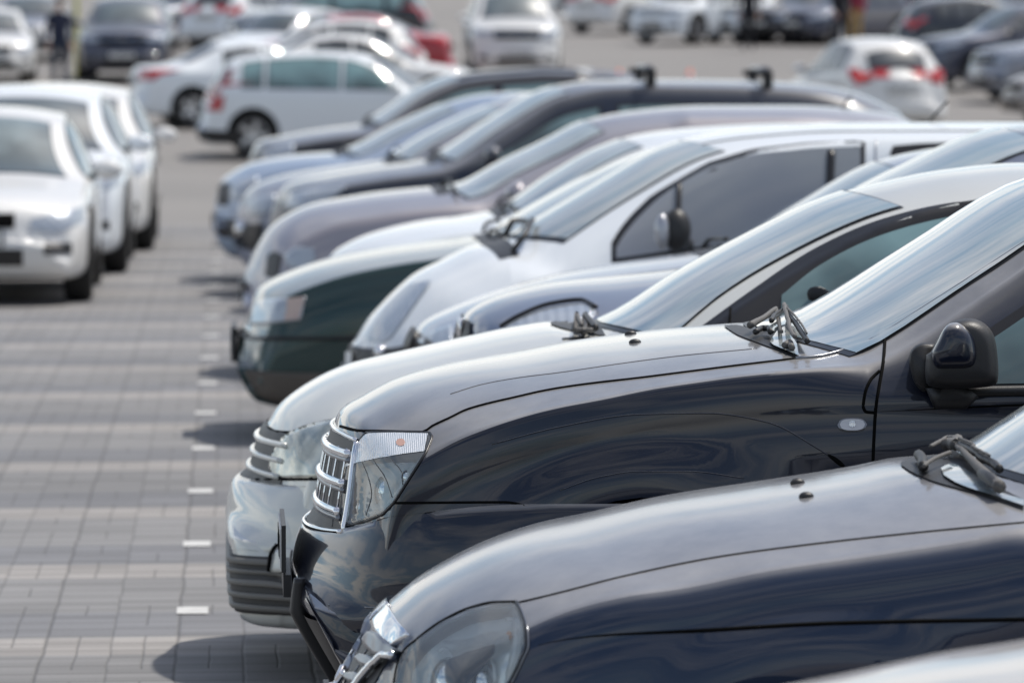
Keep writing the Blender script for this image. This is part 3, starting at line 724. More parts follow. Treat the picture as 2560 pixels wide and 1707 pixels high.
# ---------- blue black off-roader, the sharp one
def car_B():
    Yc = 14.8; L = 4.3
    prof = [(757, 1400), (760, 1335), (772, 1296), (798, 1250), (806, 1180), (830, 1075), (838, 1050), (853, 1026), (896, 999), (991, 951), (1126, 915), (1306, 885), (1441, 860), (1548, 846), (1647, 834), (1814, 820), (1930, 812), (1980, 800), (2004, 790), (2280, 622), (2560, 456)]
    c = row_car('offroad_car', 'glossy blue-black off-roader in sharp focus with chrome grille and big black door mirror', 'car', Yc, prof,
                [(2.18, 1.62), (2.5, 1.66), (3.2, 1.67), (3.7, 1.60), (3.95, 1.42), (4.15, 1.1), (4.25, .95), (4.3, .6)], L, W=.91, belt=[(0, .84), (.6, .96), (1.3, 1.03), (2.5, 1.05), (L, 1.08)],
                crown=[(0, .06), (.15, .09), (.3, .10), (.7, .07), (1.3, .062), (1.8, .075), (2.4, .06), (L, .05)], cowl=1.20, header=2.2, shift=.15, res=1.9, rearx=3.7, doors=(1.53, 2.55, 3.4), wheels=(.87, 3.53), wr=.35, hoodw=.965, wbelt=.982,
                flare=[(.87, .33, .61, .085, .026), (3.53, .33, .60, .08, .026)],
                bottom=[(0, .50), (.03, .445), (.08, .35), (.135, .255), (.22, .215), (.4, .21), (L-.3, .28), (L-.1, .35), (L, .45)])
    c.arch_r = .42; c.hoodz = .885
    Z = lambda p: zs(540, 1000, .4509, p)
    up = Z([(660, 640), (690, 450), (725, 350), (765, 262), (835, 185), (1000, 183), (1180, 186), (1196, 210)])
    lo = Z([(655, 700), (730, 690), (840, 662), (925, 628), (985, 568), (1080, 420), (1160, 292), (1190, 240)])
    c.finish(P['black'], c.prism(up + lo[::-1], .11))
    la = c.patch('headlight', up, lo, M_LENS, n=30, m=14, off=.004, cur=False)
    for hl, sg in zip(la, (1, -1)):
        for (px, py, dep, r, nm, mt) in ((925, 1225, .055, .055, 'reflector', M_CHROME), (872, 1262, .045, .035, 'reflector', M_CHROME), (990, 1185, .035, .022, 'reflector', M_CHROME)):
            h = c.hit((px, py), 'px', -dep); h.y *= sg
            MB().add(ellipsoid(h, (r*.75, r, r), 28, 18)).obj(nm, mt, hl)
    c.patch('reflector_plate', Z([(735, 380), (830, 345), (1000, 318), (1140, 300)]), Z([(705, 660), (830, 640), (930, 600), (1000, 520)]), M_FACET, off=-.022, n=24, m=12, cur=False)
    c.patch('indicator_lamp', Z([(735, 350), (770, 268), (840, 190), (1000, 188), (1180, 192)]), Z([(722, 372), (800, 345), (900, 325), (1040, 305), (1160, 290)]), M_RIB, off=.0055, n=24, m=8, cur=False)
    tt = np.linspace(-1, 1, 11)
    c.patch('indicator_bulb', Z([(1030+26*q, 243-20*math.sqrt(max(0, 1-q*q))) for q in tt]), Z([(1030+26*q, 243+20*math.sqrt(max(0, 1-q*q))) for q in tt]), simple('soft_amber', (.62, .34, .24), .25, coat=1), off=.0068, n=11, m=4, cur=False)
    for p in ([(820, 350), (850, 420), (870, 520), (840, 640)], [(880, 335), (950, 440), (985, 540)], [(980, 330), (1040, 420), (1040, 470)]):
        c.line('reflector_edge', Z(p), .0012, M_TRIM, off=.004, n=16)
    c.line('headlight_seal', Z([(650, 705), (658, 600), (690, 450), (725, 350), (765, 262), (832, 181), (1000, 178), (1185, 181), (1200, 205), (1165, 292), (1080, 425), (988, 570), (930, 630), (845, 666), (740, 693), (650, 706)]), .0035, M_TRIM, off=.001, n=90, cur=False)
    # hood shut line, fender line, bumper shut line
    c.line('hood_gap', Z([(690, 145), (800, 170), (900, 172), (1150, 178), (1190, 150)]) + [(1126, 1044), (1165, 1025), (1216, 1010), (1290, 993), (1351, 979), (1400, 970), (1486, 958), (1600, 945), (1694, 933), (1844, 914), (1987, 897)], .0042, M_GAP, off=0, n=80)
    c.line('hood_ridge', [(1126, 985), (1200, 962), (1290, 945), (1400, 931), (1550, 909), (1696, 890), (1893, 871)], .0015, P['black'], off=0)
    c.line('bumper_gap', [(984, 1257), (1100, 1256), (1262, 1255), (1306, 1262), (1345, 1285), (1374, 1316)], .0035, M_GAP, off=0)
    c.line('door_gap', [(2214, 832), (2209, 897), (2199, 960), (2189, 1025), (2182, 1164), (2178, 1260), (2180, 1400)], .0045, M_GAP, off=0)
    c.line('fender_trim', zs(1400, 700, .4932, [(1620, 460), (1575, 505), (1545, 580), (1537, 640), (1552, 668), (1590, 672)]), .0042, M_GAP, off=0)
    c.line('crease_shade', [(2180, 1030), (2300, 1024), (2420, 1018), (2560, 1012), (2800, 1008)], .0025, M_GAP, off=0, rr=[.0028*min(1, (i+1)/20) for i in range(40)])  # dark tube drawn for the shade along the door crease
    c.line('arch_crease', [(1230, 1110), (1400, 1067), (1597, 1036), (1770, 1033), (1918, 1055), (2041, 1119), (2130, 1178)], .0022, P['black'], off=-.0005)
    c.line('arch_crease', [(1400, 1225), (1500, 1192), (1600, 1178), (1720, 1178), (1859, 1195)], .0018, P['black'], off=-.0005)
    c.line('arch_shadow', [(2060, 1130), (2090, 1150), (2125, 1180)], .006, M_GAP, off=-.002, n=16, rr=[.001+.006*math.sin(math.pi*i/15) for i in range(16)])
    # windscreen edge seal following the wing
    c.line('windscreen_seal', [(1990, 897), (2040, 893), (2110, 876), (2170, 855), (2213, 832), (2300, 777), (2400, 713), (2560, 609), (2700, 520)], .0045, M_DCHROME, off=.002)
    c.patch('bumper', [(-97, .775), (-70, .772), (-58, .755), (-45, .715), (-30, .665), (0, .645), (30, .665), (45, .715), (58, .755), (70, .772), (97, .775)], [(-97, .44), (-60, .43), (0, .42), (60, .43), (97, .44)], P['black'], 'wrap', 90, 14, .006, False, bulge=.026, lap=14, thick=1)
    # bumper lower section and skid guard
    row = [c.hit((th, .47), 'wrap', .030) for th in np.linspace(-99, 99, 81)]
    for _ in range(8): row = [row[0]] + [(row[i-1]+row[i]*2+row[i+1])/4 for i in range(1, 80)] + [row[-1]]
    zl_ = [.445, .42, .38, .34, .30, .27, .25, .24]
    vs = []; fs = []
    for z_ in zl_:
        k_ = (.445-z_)/.205
        for p in row: vs.append((p.x+.004+.115*k_**1.05*max(0, 1-p.x/.9), p.y*(1-.03*k_), z_))
    vs += [(v[0]+.06, v[1]*.9, .242) for v in vs[-81:]]
    for j in range(len(zl_)): fs += [(j*81+i, j*81+i+1, (j+1)*81+i+1, (j+1)*81+i) for i in range(80)]
    MB().add((vs, fs)).obj('bumper_lower', M_PLASTIC, c.root)
    c.line('bumper_seam', [(820, 1517), (960, 1517), (1150, 1518)], .002, M_DCHROME, off=.006)
    pr = min(row, key=lambda p: abs(p.y-.40) + (p.x > .5)*9)
    for sg in (1, -1):
        zz = np.linspace(.535, .215, 26); vs = []; fs = []
        for i, z_ in enumerate(zz):
            k_ = max(0, (.445-z_)/.205); wd = .030+.022*min(1, i/8); th = .012+.016*math.sin(math.pi*min(1, (i+1.5)/12)*.5)
            cx = pr.x + .115*k_**1.05 - .004
            for a_ in np.linspace(0, 2*math.pi, 17)[:-1]:
                vs.append((cx - th*math.copysign(abs(math.cos(a_))**.6, math.cos(a_)), sg*(.40-.10*i/25) + wd*math.copysign(abs(math.sin(a_))**.6, math.sin(a_)), z_))
        fs = [(j*16+i, j*16+(i+1) % 16, (j+1)*16+(i+1) % 16, (j+1)*16+i) for j in range(25) for i in range(16)] + [tuple(range(16)), tuple(25*16+i for i in range(16))]
        MB().add((vs, fs)).obj('skid_guard', M_PLASTIC, c.root)
    # grille
    c.patch('grille', [(-30, .895), (0, .905), (30, .895)], [(-31, .665), (0, .655), (31, .665)], M_PLASTIC, 'wrap', 40, 10, .004, False, lap=3)
    for zz in (.862, .785, .712):
        for k_, (dz, rr_) in enumerate(((0, .0125), (-.016, .008))):
            c.line('grille_bar', [(-29, zz+dz), (-15, zz+dz), (0, zz+dz), (15, zz+dz), (29, zz+dz)], rr_, M_CHROME if k_ == 0 else M_DCHROME, 'wrap', 40, .010-.004*k_, False)
    for th in range(-27, 28, 6):
        c.line('grille_strut', [(th, .875), (th, .715)], .003, M_CHROME, 'wrap', 6, .010, False)
    c.line('grille_frame', [(-32, .66), (-31.5, .75), (-31, .85), (-30.5, .895)], .008, M_CHROME, 'wrap', 16, .006, True)
    c.line('grille_frame', [(-30, .90), (-15, .908), (0, .91), (15, .908), (30, .90)], .006, M_CHROME, 'wrap', 40, .006, False)
    c.line('grille_sill', [(-32, .664), (-20, .652), (0, .648), (20, .652), (32, .664)], .007, M_CHROME, 'wrap', 40, .010, False)
    c.plate(.60, x=-.040)
    MB().box((-.045, 0, .50), (.02, .50, .06)).obj('plate_bracket', M_PLASTIC, c.root, False)
    # side repeater
    t = np.linspace(-1, 1, 15)
    def oval(k): return [(2130+37*k*q, 1062-17*k*(1-abs(q)**3.2)**.5) for q in t], [(2130+37*k*q, 1062+17*k*(1-abs(q)**3.2)**.5) for q in t]
    a, b_ = oval(1.0); c.patch('side_repeater', a, b_, M_DCHROME, off=.006, n=15, m=6, cur=False, thick=1)
    a, b_ = oval(.86); c.patch('side_repeater_lens', a, b_, simple('repeater_lens', (.62, .63, .66), .25, coat=1), off=.009, n=15, m=6, cur=False)
    a = [(2130+9*q, 1060-9*math.sqrt(max(0, 1-q*q))) for q in t]; b_ = [(2130+9*q, 1060+9*math.sqrt(max(0, 1-q*q))) for q in t]
    c.patch('side_repeater_bulb', a, b_, M_RIB, off=.0105, n=15, m=4, cur=False)
    # glass
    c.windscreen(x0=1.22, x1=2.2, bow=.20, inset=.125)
    c.side_windows([(1.69, 2.5), (2.6, 3.3)], M_TEAL, drop=.10, rise=.03, frame=.03)
    for s_ in (-1, 1):
        q = [c.hit((x, float(c.belt(x))+.012), 'side', .006, s_) for x in np.linspace(1.67, 3.35, 40)]
        MB().add(tube(q, .014, 8)).obj('window_sill_strip', M_PLASTIC, c.root)
    # cowl and wipers
    K = lambda p: zs(1780, 760, .16157, p)
    c.patch('cowl_panel', K([(190, 345), (350, 335), (640, 395), (1000, 420), (1250, 600), (1340, 800)]), K([(195, 360), (400, 490), (600, 570), (950, 700), (1150, 780), (1345, 850)]), M_PLASTIC, off=.003, n=26, m=8, mirror=False)
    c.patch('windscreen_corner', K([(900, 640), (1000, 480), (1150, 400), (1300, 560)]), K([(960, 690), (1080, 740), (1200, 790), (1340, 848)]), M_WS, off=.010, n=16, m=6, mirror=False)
    c.line('wiper_arm', K([(600, 500), (700, 440), (800, 390), (950, 280), (1090, 190)]), .006, M_PGREY, off=.03, mirror=False, rr=[.010-.005*i/39 for i in range(40)])
    c.line('wiper_pivot', K([(680, 560), (780, 500), (880, 500), (910, 560)]), .008, M_PLASTIC, off=.022, mirror=False, n=12)
    c.line('wiper_blade', K([(930, 430), (1000, 340), (1080, 300), (1150, 260), (1200, 200)]), .0075, M_PLASTIC, off=.03, mirror=False)
    c.line('wiper_arm', K([(1190, 215), (1195, 400), (1205, 560), (1250, 690), (1290, 740)]), .006, M_PGREY, off=.04, mirror=False)
    c.line('wiper_blade', K([(1225, 300), (1300, 440), (1380, 590), (1440, 680), (1480, 750)]), .0075, M_PLASTIC, off=.03, mirror=False)
    c.line('wiper_blade_spine', K([(1230, 290), (1340, 420), (1420, 570), (1475, 700)]), .003, M_PGREY, off=.042, mirror=False)
    c.line('wiper_pivot', K([(1130, 745), (1200, 700), (1240, 780)]), .009, M_PGREY, off=.018, mirror=False, n=10)
    for px, py in ((1572, 836), (1583, 857)):
        h = c.hit((px, py), 'px', 0)
        MB().add(ellipsoid(h + Vector((.005, 0, .001)), (.017, .012, .010), 16, 10)).obj('washer_jet', M_PLASTIC, c.root)
    # door mirror (near side) with painted cap, mirrored on the far side
    MZ = lambda p: zs(2200, 740, .2296, p)
    yb = -(c.W-.03)
    for s_ in (-1, 1):
        e = bpy.data.objects.new('door_mirror', None); COL.objects.link(e); e.parent = c.root; e.empty_display_size = .1
        def loc(px, py, out):   # a point on the plane `out` metres off the body side
            p = c.Mi @ U(px, py, Yc-(c.W-.035)-out); return Vector((p.x, p.y*(-s_), p.z)) if s_ > 0 else p
        base = MZ([(320, 720), (330, 620), (390, 545), (480, 512), (580, 520), (620, 640), (640, 900), (560, 1000), (480, 1040), (420, 1000), (360, 900)])
        shell = MZ([(500, 640), (560, 600), (600, 510), (690, 360), (760, 290), (850, 255), (980, 240), (1080, 265), (1180, 335), (1240, 430), (1275, 600), (1290, 850), (1280, 935), (1200, 985), (1000, 1002), (800, 1010), (620, 1000), (510, 960), (490, 820)])
        cap = MZ([(560, 615), (620, 500), (700, 350), (770, 295), (830, 287), (930, 340), (1010, 430), (1050, 560), (1058, 650), (1020, 760), (930, 792), (720, 797), (640, 797), (590, 760), (566, 690)])
        def loft(outline, layers, mat, nm):
            cx = sum(p[0] for p in outline)/len(outline); cy = sum(p[1] for p in outline)/len(outline)
            ol = [tuple(q) for q in smooth(outline+[outline[0]], 44)][:-1]
            vs = []; n = len(ol)
            for (out, k) in layers:
                vs += [loc(cx+(x-cx)*k, cy+(y-cy)*k, out) for x, y in ol]
            fs = [(j*n+i, j*n+(i+1) % n, (j+1)*n+(i+1) % n, (j+1)*n+i) for j in range(len(layers)-1) for i in range(n)]
            fs += [tuple(range(n))[::-1], tuple((len(layers)-1)*n+i for i in range(n))]
            return MB().add((vs, fs)).obj(nm, mat, e)
        loft(base, [(-.06, 1.0), (.01, 1.02), (.03, .98), (.05, .88)], M_PLASTIC, 'mirror_base')
        loft(shell, [(.03, .90), (.06, .975), (.10, 1.0), (.15, .985), (.19, .94), (.212, .84), (.220, .70), (.222, .4)], M_PLASTIC, 'mirror_housing')
        loft(cap, [(.15, 1.0), (.212, 1.0), (.226, .96), (.240, .86), (.250, .68), (.255, .35), (.256, .08)], P['black'], 'mirror_cap')
        q = [loc(*p, .06) for p in MZ([(640, 1000), (640, 1090), (900, 1090), (960, 1010)])]
        MB().add(tube(q, .035, 10)).obj('mirror_foot', M_PLASTIC, e)
    c.wheels_(); c.windscreen(x0=4.08, x1=3.85, rear=True)
    c.patch('tail_light', [(L-.2, 1.15), (L-.08, 1.1)], [(L-.2, .85), (L-.05, .85)], M_RED, 'side', 8, 5, .004)
car_B()

# ---------- silver white saloon
def car_C():
    Yc = 17.3; L = 4.35
    prof = [(580, 1270), (583, 1215), (592, 1195), (619, 1178), (640, 1110), (655, 1068), (668, 1056), (677, 1040), (693, 1018), (743, 977), (810, 938), (873, 913), (946, 895), (1036, 875), (1171, 845), (1306, 818), (1374, 809), (1470, 812), (1519, 795), (1694, 686), (1824, 614), (2091, 488), (2205, 457), (2368, 425), (2560, 408)]
    c = row_car('saloon_car', 'silver-white saloon with milky headlight and slatted bumper intake behind the blue-black off-roader', 'car', Yc, prof,
                [(2.9, 1.475), (3.2, 1.42), (3.75, 1.10), (4.0, 1.03), (4.25, .98), (4.32, .85), (4.35, .55)], L, W=.85, belt=[(0, .66), (1.2, .88), (2.4, .93), (L, .97)],
                crown=[(0, .05), (.3, .07), (1.1, .085), (1.9, .07), (L, .05)], cowl=1.12, header=1.92, shift=.15, res=1.6, rearx=3.5, trunk=True, doors=(1.35, 2.35, 3.3), wheels=(.84, 3.40), wr=.31,
                bottom=[(0, .31), (.008, .23), (.03, .18), (.10, .163), (.2, .16), (L-.3, .21), (L-.1, .28), (L, .4)], hoodw=.92)
    Z = lambda p: zs(540, 1000, .4509, p)
    up = Z([(300, 370), (320, 300), (370, 215), (450, 165), (560, 130), (680, 108), (800, 80)]); lo = Z([(305, 385), (350, 425), (420, 433), (560, 433), (640, 430), (800, 425), (820, 420)])
    c.finish(P['silverwhite'])
    hz, nt, lk, b = newmat('milky_headlamp'); b.inputs['Base Color'].default_value = (.36, .39, .34, 1); b.inputs['Roughness'].default_value = .22; b.inputs['Coat Weight'].default_value = 1; b.inputs['Metallic'].default_value = .55
    tc = N(nt, 'ShaderNodeTexCoord'); no = N(nt, 'ShaderNodeTexNoise'); no.inputs['Scale'].default_value = 9; lk.new(tc.outputs['Object'], no.inputs[0])
    rp = N(nt, 'ShaderNodeValToRGB'); rp.color_ramp.elements[0].position = .38; rp.color_ramp.elements[0].color = (.23, .26, .23, 1); rp.color_ramp.elements[1].position = .62; rp.color_ramp.elements[1].color = (.62, .64, .56, 1)
    lk.new(no.outputs['Fac'], rp.inputs[0]); lk.new(rp.outputs[0], b.inputs['Base Color'])
    c.patch('headlight', up, lo, hz, n=26, m=12, off=.006, thick=1)
    c.line('headlight_seal', up, .004, M_GAP, off=.002); c.line('headlight_seal', lo, .004, M_GAP, off=.002)
    c.line('hood_gap', Z([(285, 150), (330, 172), (400, 178), (480, 160), (560, 128), (680, 104), (800, 70), (900, 30)]), .0045, M_GAP, off=0)
    c.patch('grille', [(-34, .735), (0, .745), (34, .735)], [(-35, .585), (0, .575), (35, .585)], M_PLASTIC, 'wrap', 40, 8, .004, False, lap=3)
    for zz in (.700, .655, .608):
        c.patch('grille_bar', [(-33, zz+.010), (0, zz+.011), (33, zz+.010)], [(-33, zz-.006), (0, zz-.006), (33, zz-.006)], P['silverwhite'], 'wrap', 40, 5, .008, False, bulge=.010, lap=3, thick=1)
    c.line('bumper_top_seam', Z([(170, 395), (230, 440), (330, 440), (600, 438)]), .004, M_GAP, off=.001)
    c.patch('bumper', [(-88, .60), (-50, .595), (0, .575), (50, .595), (88, .60)], [(-88, .40), (-50, .395), (0, .385), (50, .395), (88, .40)], P['silverwhite'], 'wrap', 80, 12, .004, False, bulge=.018, lap=14, thick=1)
    c.patch('bumper_intake', [(-72, .385), (0, .375), (72, .385)], [(-74, .215), (0, .205), (74, .215)], simple('intake_plastic', (.06, .058, .055), .6), 'wrap', 110, 14, .008, False, thick=1)
    sp_ = simple('slat_plastic', (.17, .165, .15), .5)
    for k, zz in enumerate((.362, .330, .298, .262, .228)):
        c.patch('intake_slat', [(-73, zz+.009), (0, zz+.008), (73, zz+.009)], [(-73, zz-.008), (0, zz-.009), (73, zz-.008)], sp_, 'wrap', 90, 4, .014, False, bulge=.006, lap=1, thick=1)
    c.patch('fog_lamp_cover', Z([(345, 835), (440, 832), (600, 832)]), Z([(325, 950), (440, 955), (600, 955)]), P['silverwhite'], off=.030, n=12, m=6, thick=1)
    c.line('fog_lamp_frame', Z([(345, 825), (325, 880), (318, 950)]), .006, M_GAP, off=.030)
    c.line('spoiler_edge', Z([(118, 1095), (200, 1140), (350, 1150), (600, 1155)]), .004, M_PGREY, off=.002)
    c.windscreen(x0=1.16, x1=1.94, bow=.17, inset=.135, waist=.12)
    up = [(1753, 820), (1879, 729), (2042, 622), (2205, 551), (2368, 512), (2494, 498), (2560, 495), (2640, 497)]
    lo = [(1762, 835), (1900, 838), (2050, 838), (2205, 838), (2368, 838), (2494, 838), (2560, 838), (2640, 838)]
    c.patch('window_frame', up, lo, M_TRIM, off=.005, n=50, m=30)
    c.patch('window', [(1955, 742), (2050, 668), (2205, 592), (2368, 548), (2494, 530), (2560, 527)], [(1950, 838), (2050, 838), (2205, 838), (2368, 838), (2494, 838), (2560, 838)], M_TEAL, off=.010, n=40, m=26)
    c.line('quarter_divider', [(1822, 838), (1828, 775)], .004, M_GAP, off=.006, n=4)
    K = lambda p: zs(860, 560, .2976, p)
    c.patch('cowl_panel', K([(1735, 835), (1800, 820), (2000, 800), (2150, 850)]), K([(1740, 850), (1850, 885), (2000, 915), (2200, 950)]), M_PLASTIC, off=.004, n=16, m=6, mirror=False)
    c.line('wiper_arm', K([(1990, 930), (1960, 850), (1940, 790), (2100, 740)]), .007, M_PGREY, off=.03, mirror=False, n=16)
    c.line('wiper_blade', K([(2010, 800), (2060, 870), (2110, 940)]), .011, M_PLASTIC, off=.025, mirror=False, n=16)
    # painted panel ahead of the side window and the steering wheel seen through the glass
    c.mirrors(P['silverwhite'], 1.50, 1.02)
    MB().add(ellipsoid(c.hit((2052, 748), 'px', .010), (.045, .006, .030), 16, 8, Matrix.Rotation(.5, 3, 'Y'))).obj('steering_wheel', M_TRIM, c.root)
    c.wheels_(); c.windscreen(x0=3.72, x1=3.34, rear=True)
    c.line('fender_gap', [(2.4-.0, .9), (2.38, .6), (2.35, .3)], .003, M_GAP, 'side')
    # model name badge low on the spoiler
    c.patch('spoiler_plate', Z([(498, 1128), (540, 1132), (600, 1140)]), Z([(498, 1180), (540, 1192), (600, 1205)]), M_PLATE, off=.014, n=8, m=3, mirror=False, thick=1)
car_C()

# ---------- the other cars of the row
def std_row(c, pm, kind='hatch', glassm=M_SIDE, lamp=None, win=None, mirror=True, plate=.48, tail=True, frame=.022, drop=.085):
    L = c.L
    c.finish(pm); c.windscreen(inset=.115)
    if win: c.side_windows(win, glassm, frame=frame, drop=drop)
    if lamp: c.patch('headlight', lamp[0], lamp[1], M_LAMP, off=.008, n=16, m=8, thick=1)
    c.wheels_()
    if mirror: c.mirrors(pm, c.cowl+.38, float(c.belt(c.cowl+.4))+.08)
    if plate: c.plate(plate)
    if tail: c.patch('tail_light', [(L-.25, 1.0), (L-.07, .95)], [(L-.25, .75), (L-.03, .75)], M_RED, 'side', 8, 5, .004)
    c.patch('cowl_panel', [(c.cowl-.02, -.5), (c.cowl-.04, 0), (c.cowl-.02, .5)], [(c.cowl+.05, -.5), (c.cowl+.03, 0), (c.cowl+.05, .5)], M_PLASTIC, 'top', 14, 3, .004, False)
    for s_ in (-1, 1):
        y = s_*.28
        q = [c.hit((c.cowl+.02, y), 'top', .01), c.hit((c.cowl+.05, y), 'top', .035), c.hit((c.cowl+.10, y-.35), 'top', .03)]
        MB().add(tube([tuple(v) for v in smooth(q, 10)], .010, 6)).obj('wiper_arm', M_PLASTIC, c.root)

def row_rest():
    # mid-grey blue people carrier (windscreen at the right edge)
    L = 4.3
    c = row_car('people_carrier', 'tall grey-blue people carrier with clear swept headlight, behind the silver-white saloon', 'car', 19.8,
        [(1118, 1000), (1121, 900), (1140, 850), (1147, 815), (1160, 790), (1187, 768), (1277, 731), (1400, 706), (1560, 690), (1800, 655), (1900, 610), (2252, 421), (2479, 326), (2560, 314)],
        [(2.6, 1.68)] + hatch_tail(L, 1.67), L, belt=[(0, .86), (1, 1.02), (L, 1.05)], cowl=1.02, header=2.0, W=.88, doors=(1.25, 2.3, 3.3), wheels=(.8, 3.4), crown=[(0, .06), (.4, .09), (L, .06)])
    std_row(c, P['greyblue'], win=[(1.5, 2.3), (2.38, 3.3), (3.38, 3.8)], lamp=([(1250, 832), (1300, 800), (1380, 772), (1452, 763), (1485, 775)], [(1265, 845), (1330, 835), (1400, 820), (1450, 805), (1490, 780)]))
    c.line('headlight_seal', [(1255, 822), (1300, 796), (1380, 766), (1452, 757), (1492, 775)], .008, M_TRIM, off=.012)
    c.patch('grille', [(1135, 815), (1160, 800), (1180, 805)], [(1140, 850), (1160, 856), (1180, 850)], M_PLASTIC, off=.01, n=10, m=5)
    MB().add(ellipsoid(c.hit((1158, 822), 'px', .012), (.012, .05, .045), 16, 10)).obj('grille_badge', M_CHROME, c.root)
    # silver blue hatch
    L = 4.2
    c = row_car('hatchback_car', 'pale silver-blue hatchback whose nose shows just left of the grey-blue people carrier', 'car', 22.3,
        [(1012, 985), (1014, 930), (1020, 870), (1035, 832), (1060, 805), (1120, 775), (1277, 718), (1420, 681), (1560, 657), (1700, 637), (1795, 621), (1990, 515), (2186, 408), (2260, 386), (2420, 362), (2560, 352)],
        [(2.9, 1.53)] + hatch_tail(L, 1.52), L, belt=[(0, .80), (1.2, 1.0), (L, 1.04)], cowl=1.22, header=1.92, W=.86, doors=(1.4, 2.4, 3.3), wheels=(.8, 3.35), crown=[(0, .06), (.4, .08), (L, .06)])
    std_row(c, P['silverblue'], win=[(1.55, 2.35), (2.43, 3.3)], lamp=([(1045, 850), (1085, 830), (1130, 815)], [(1050, 890), (1090, 880), (1130, 850)]))
    c.patch('grille', [(1008, 838), (1030, 822), (1048, 832)], [(1000, 878), (1020, 882), (1035, 868)], M_PLASTIC, off=.02, n=10, m=5, thick=1)
    # white van
    L = 4.35
    c = row_car('small_van', 'white van with long dark driver window and black mirror, fifth nose from the camera', 'van', 24.8,
        [(870, 940), (872, 880), (884, 855), (896, 834), (919, 797), (949, 764), (994, 720), (1038, 684), (1098, 654), (1193, 611), (1250, 603), (1313, 566), (1500, 455), (1661, 366), (1743, 341), (1879, 320), (2096, 307), (2477, 306)],
        [(3.9, 1.565), (4.15, 1.50), (4.28, 1.15), (4.32, .8), (4.35, .55)], L, belt=[(0, .70), (.6, .86), (1.2, .93), (2.3, .98), (L, 1.0)], cowl=.68, header=1.5, W=.90, roofw=.76, doors=(1.15, 2.35, 2.36), wheels=(.85, 3.5), wr=.32, crown=[(0, .07), (.4, .11), (1.2, .09), (L, .05)], rearx=4.1, shift=.2, wbelt=.975)
    c.finish(P['white']); c.windscreen(x0=.74, x1=1.50, bow=.22, inset=.17)
    up = [(1541, 622), (1560, 590), (1590, 553), (1640, 505), (1694, 466), (1770, 422), (1879, 389), (2020, 373), (2140, 368), (2151, 372)]
    lo = [(1541, 648), (1600, 640), (1680, 628), (1760, 617), (1840, 606), (1920, 596), (2000, 586), (2080, 578), (2140, 572), (2151, 560)]
    c.patch('window_frame', [(x-(12 if i < 4 else 0)+(12 if i == 9 else 0), y-15) for i, (x, y) in enumerate(up)], [(x-(12 if i == 0 else 0)+(12 if i == 9 else 0), y+12) for i, (x, y) in enumerate(lo)], M_TRIM, off=.003, n=30, m=10, cur=False)
    c.patch('window', up, lo, glass('van_glass', (.19, .21, .25), (.24, .26, .28), .9, 1.5), off=.008, n=30, m=10, cur=False)
    c.line('window_divider', [(2078, 380), (2074, 470), (2066, 575)], .020, M_TRIM, off=.004, n=14)
    c.line('window_divider', [(1700, 462), (1697, 520), (1692, 590), (1690, 625)], .012, M_TRIM, off=.012, n=14)
    c.patch('load_window', [(2232, 366), (2300, 360), (2420, 356)], [(2224, 388), (2300, 440), (2420, 440)], M_TRIM, off=.004, n=14, m=5, cur=False)
    c.line('door_gap', [(2190, 352), (2188, 450), (2185, 560)], .005, P['silver'], off=.0, n=14)
    c.line('roof_drip_rail', [(1660, 395), (1743, 365), (1879, 344), (2096, 330), (2477, 328)], .005, M_PGREY, off=.0, n=30)
    c.patch('headlight', [(925, 830), (950, 790), (985, 745), (1030, 712), (1078, 703)], [(915, 848), (960, 855), (1000, 815), (1040, 760), (1075, 712)], M_LAMP, off=.006, n=18, m=8)
    c.patch('bumper_lower', [(878, 862), (920, 872), (980, 872), (1030, 862)], [(872, 930), (920, 940), (980, 940), (1040, 930)], M_PLASTIC, off=.012, n=16, m=6, thick=1)
    c.patch('number_plate', [(874, 880), (890, 884)], [(874, 925), (890, 928)], M_PLATE, off=.02, n=4, m=2, mirror=False)
    MB().add(ellipsoid(c.hit((957, 882), 'px', .014), (.03, .02, .03), 14, 8)).obj('fog_lamp', M_CHROME, c.root)
    e = bpy.data.objects.new('door_mirror', None); COL.objects.link(e); e.parent = c.root
    a = c.Mi @ U(1690, 575, 24.8-.98); a.y = -1.0
    MB().add(ellipsoid(a, (.065, .07, .095), 20, 12)).obj('mirror_housing', M_PLASTIC, e)
    a2 = c.Mi @ U(1655, 580, 24.8-1.04); MB().add(ellipsoid(a2, (.035, .04, .08), 16, 10)).obj('mirror_cap', P['silver'], e)
    MB().add(tube([a + Vector((.02, 0, -.05)), c.hit((1720, 610), 'px', -.01)], .03, 8)).obj('mirror_arm', M_PLASTIC, e)
    c.patch('cowl_panel', [(.66, -.55), (.60, 0), (.66, .55)], [(.75, -.55), (.71, 0), (.75, .55)], M_PLASTIC, 'top', 14, 3, .004, False)
    for yy in (-.5, .05): 
        q = [c.hit((.72, yy), 'top', .01), c.hit((.78, yy+.02), 'top', .05), c.hit((.84, yy+.3), 'top', .03)]
        MB().add(tube([tuple(v) for v in smooth(q, 10)], .014, 6)).obj('wiper_arm', M_PLASTIC, c.root)
    MB().add(tube([c.Mi @ U(2325, 300, 24.8), c.Mi @ U(2370, 252, 24.8)], .006, 6)).obj('antenna', M_TRIM, c.root)
    c.wheels_(); c.plate(.42)
    # dark green saloon
    L = 4.7
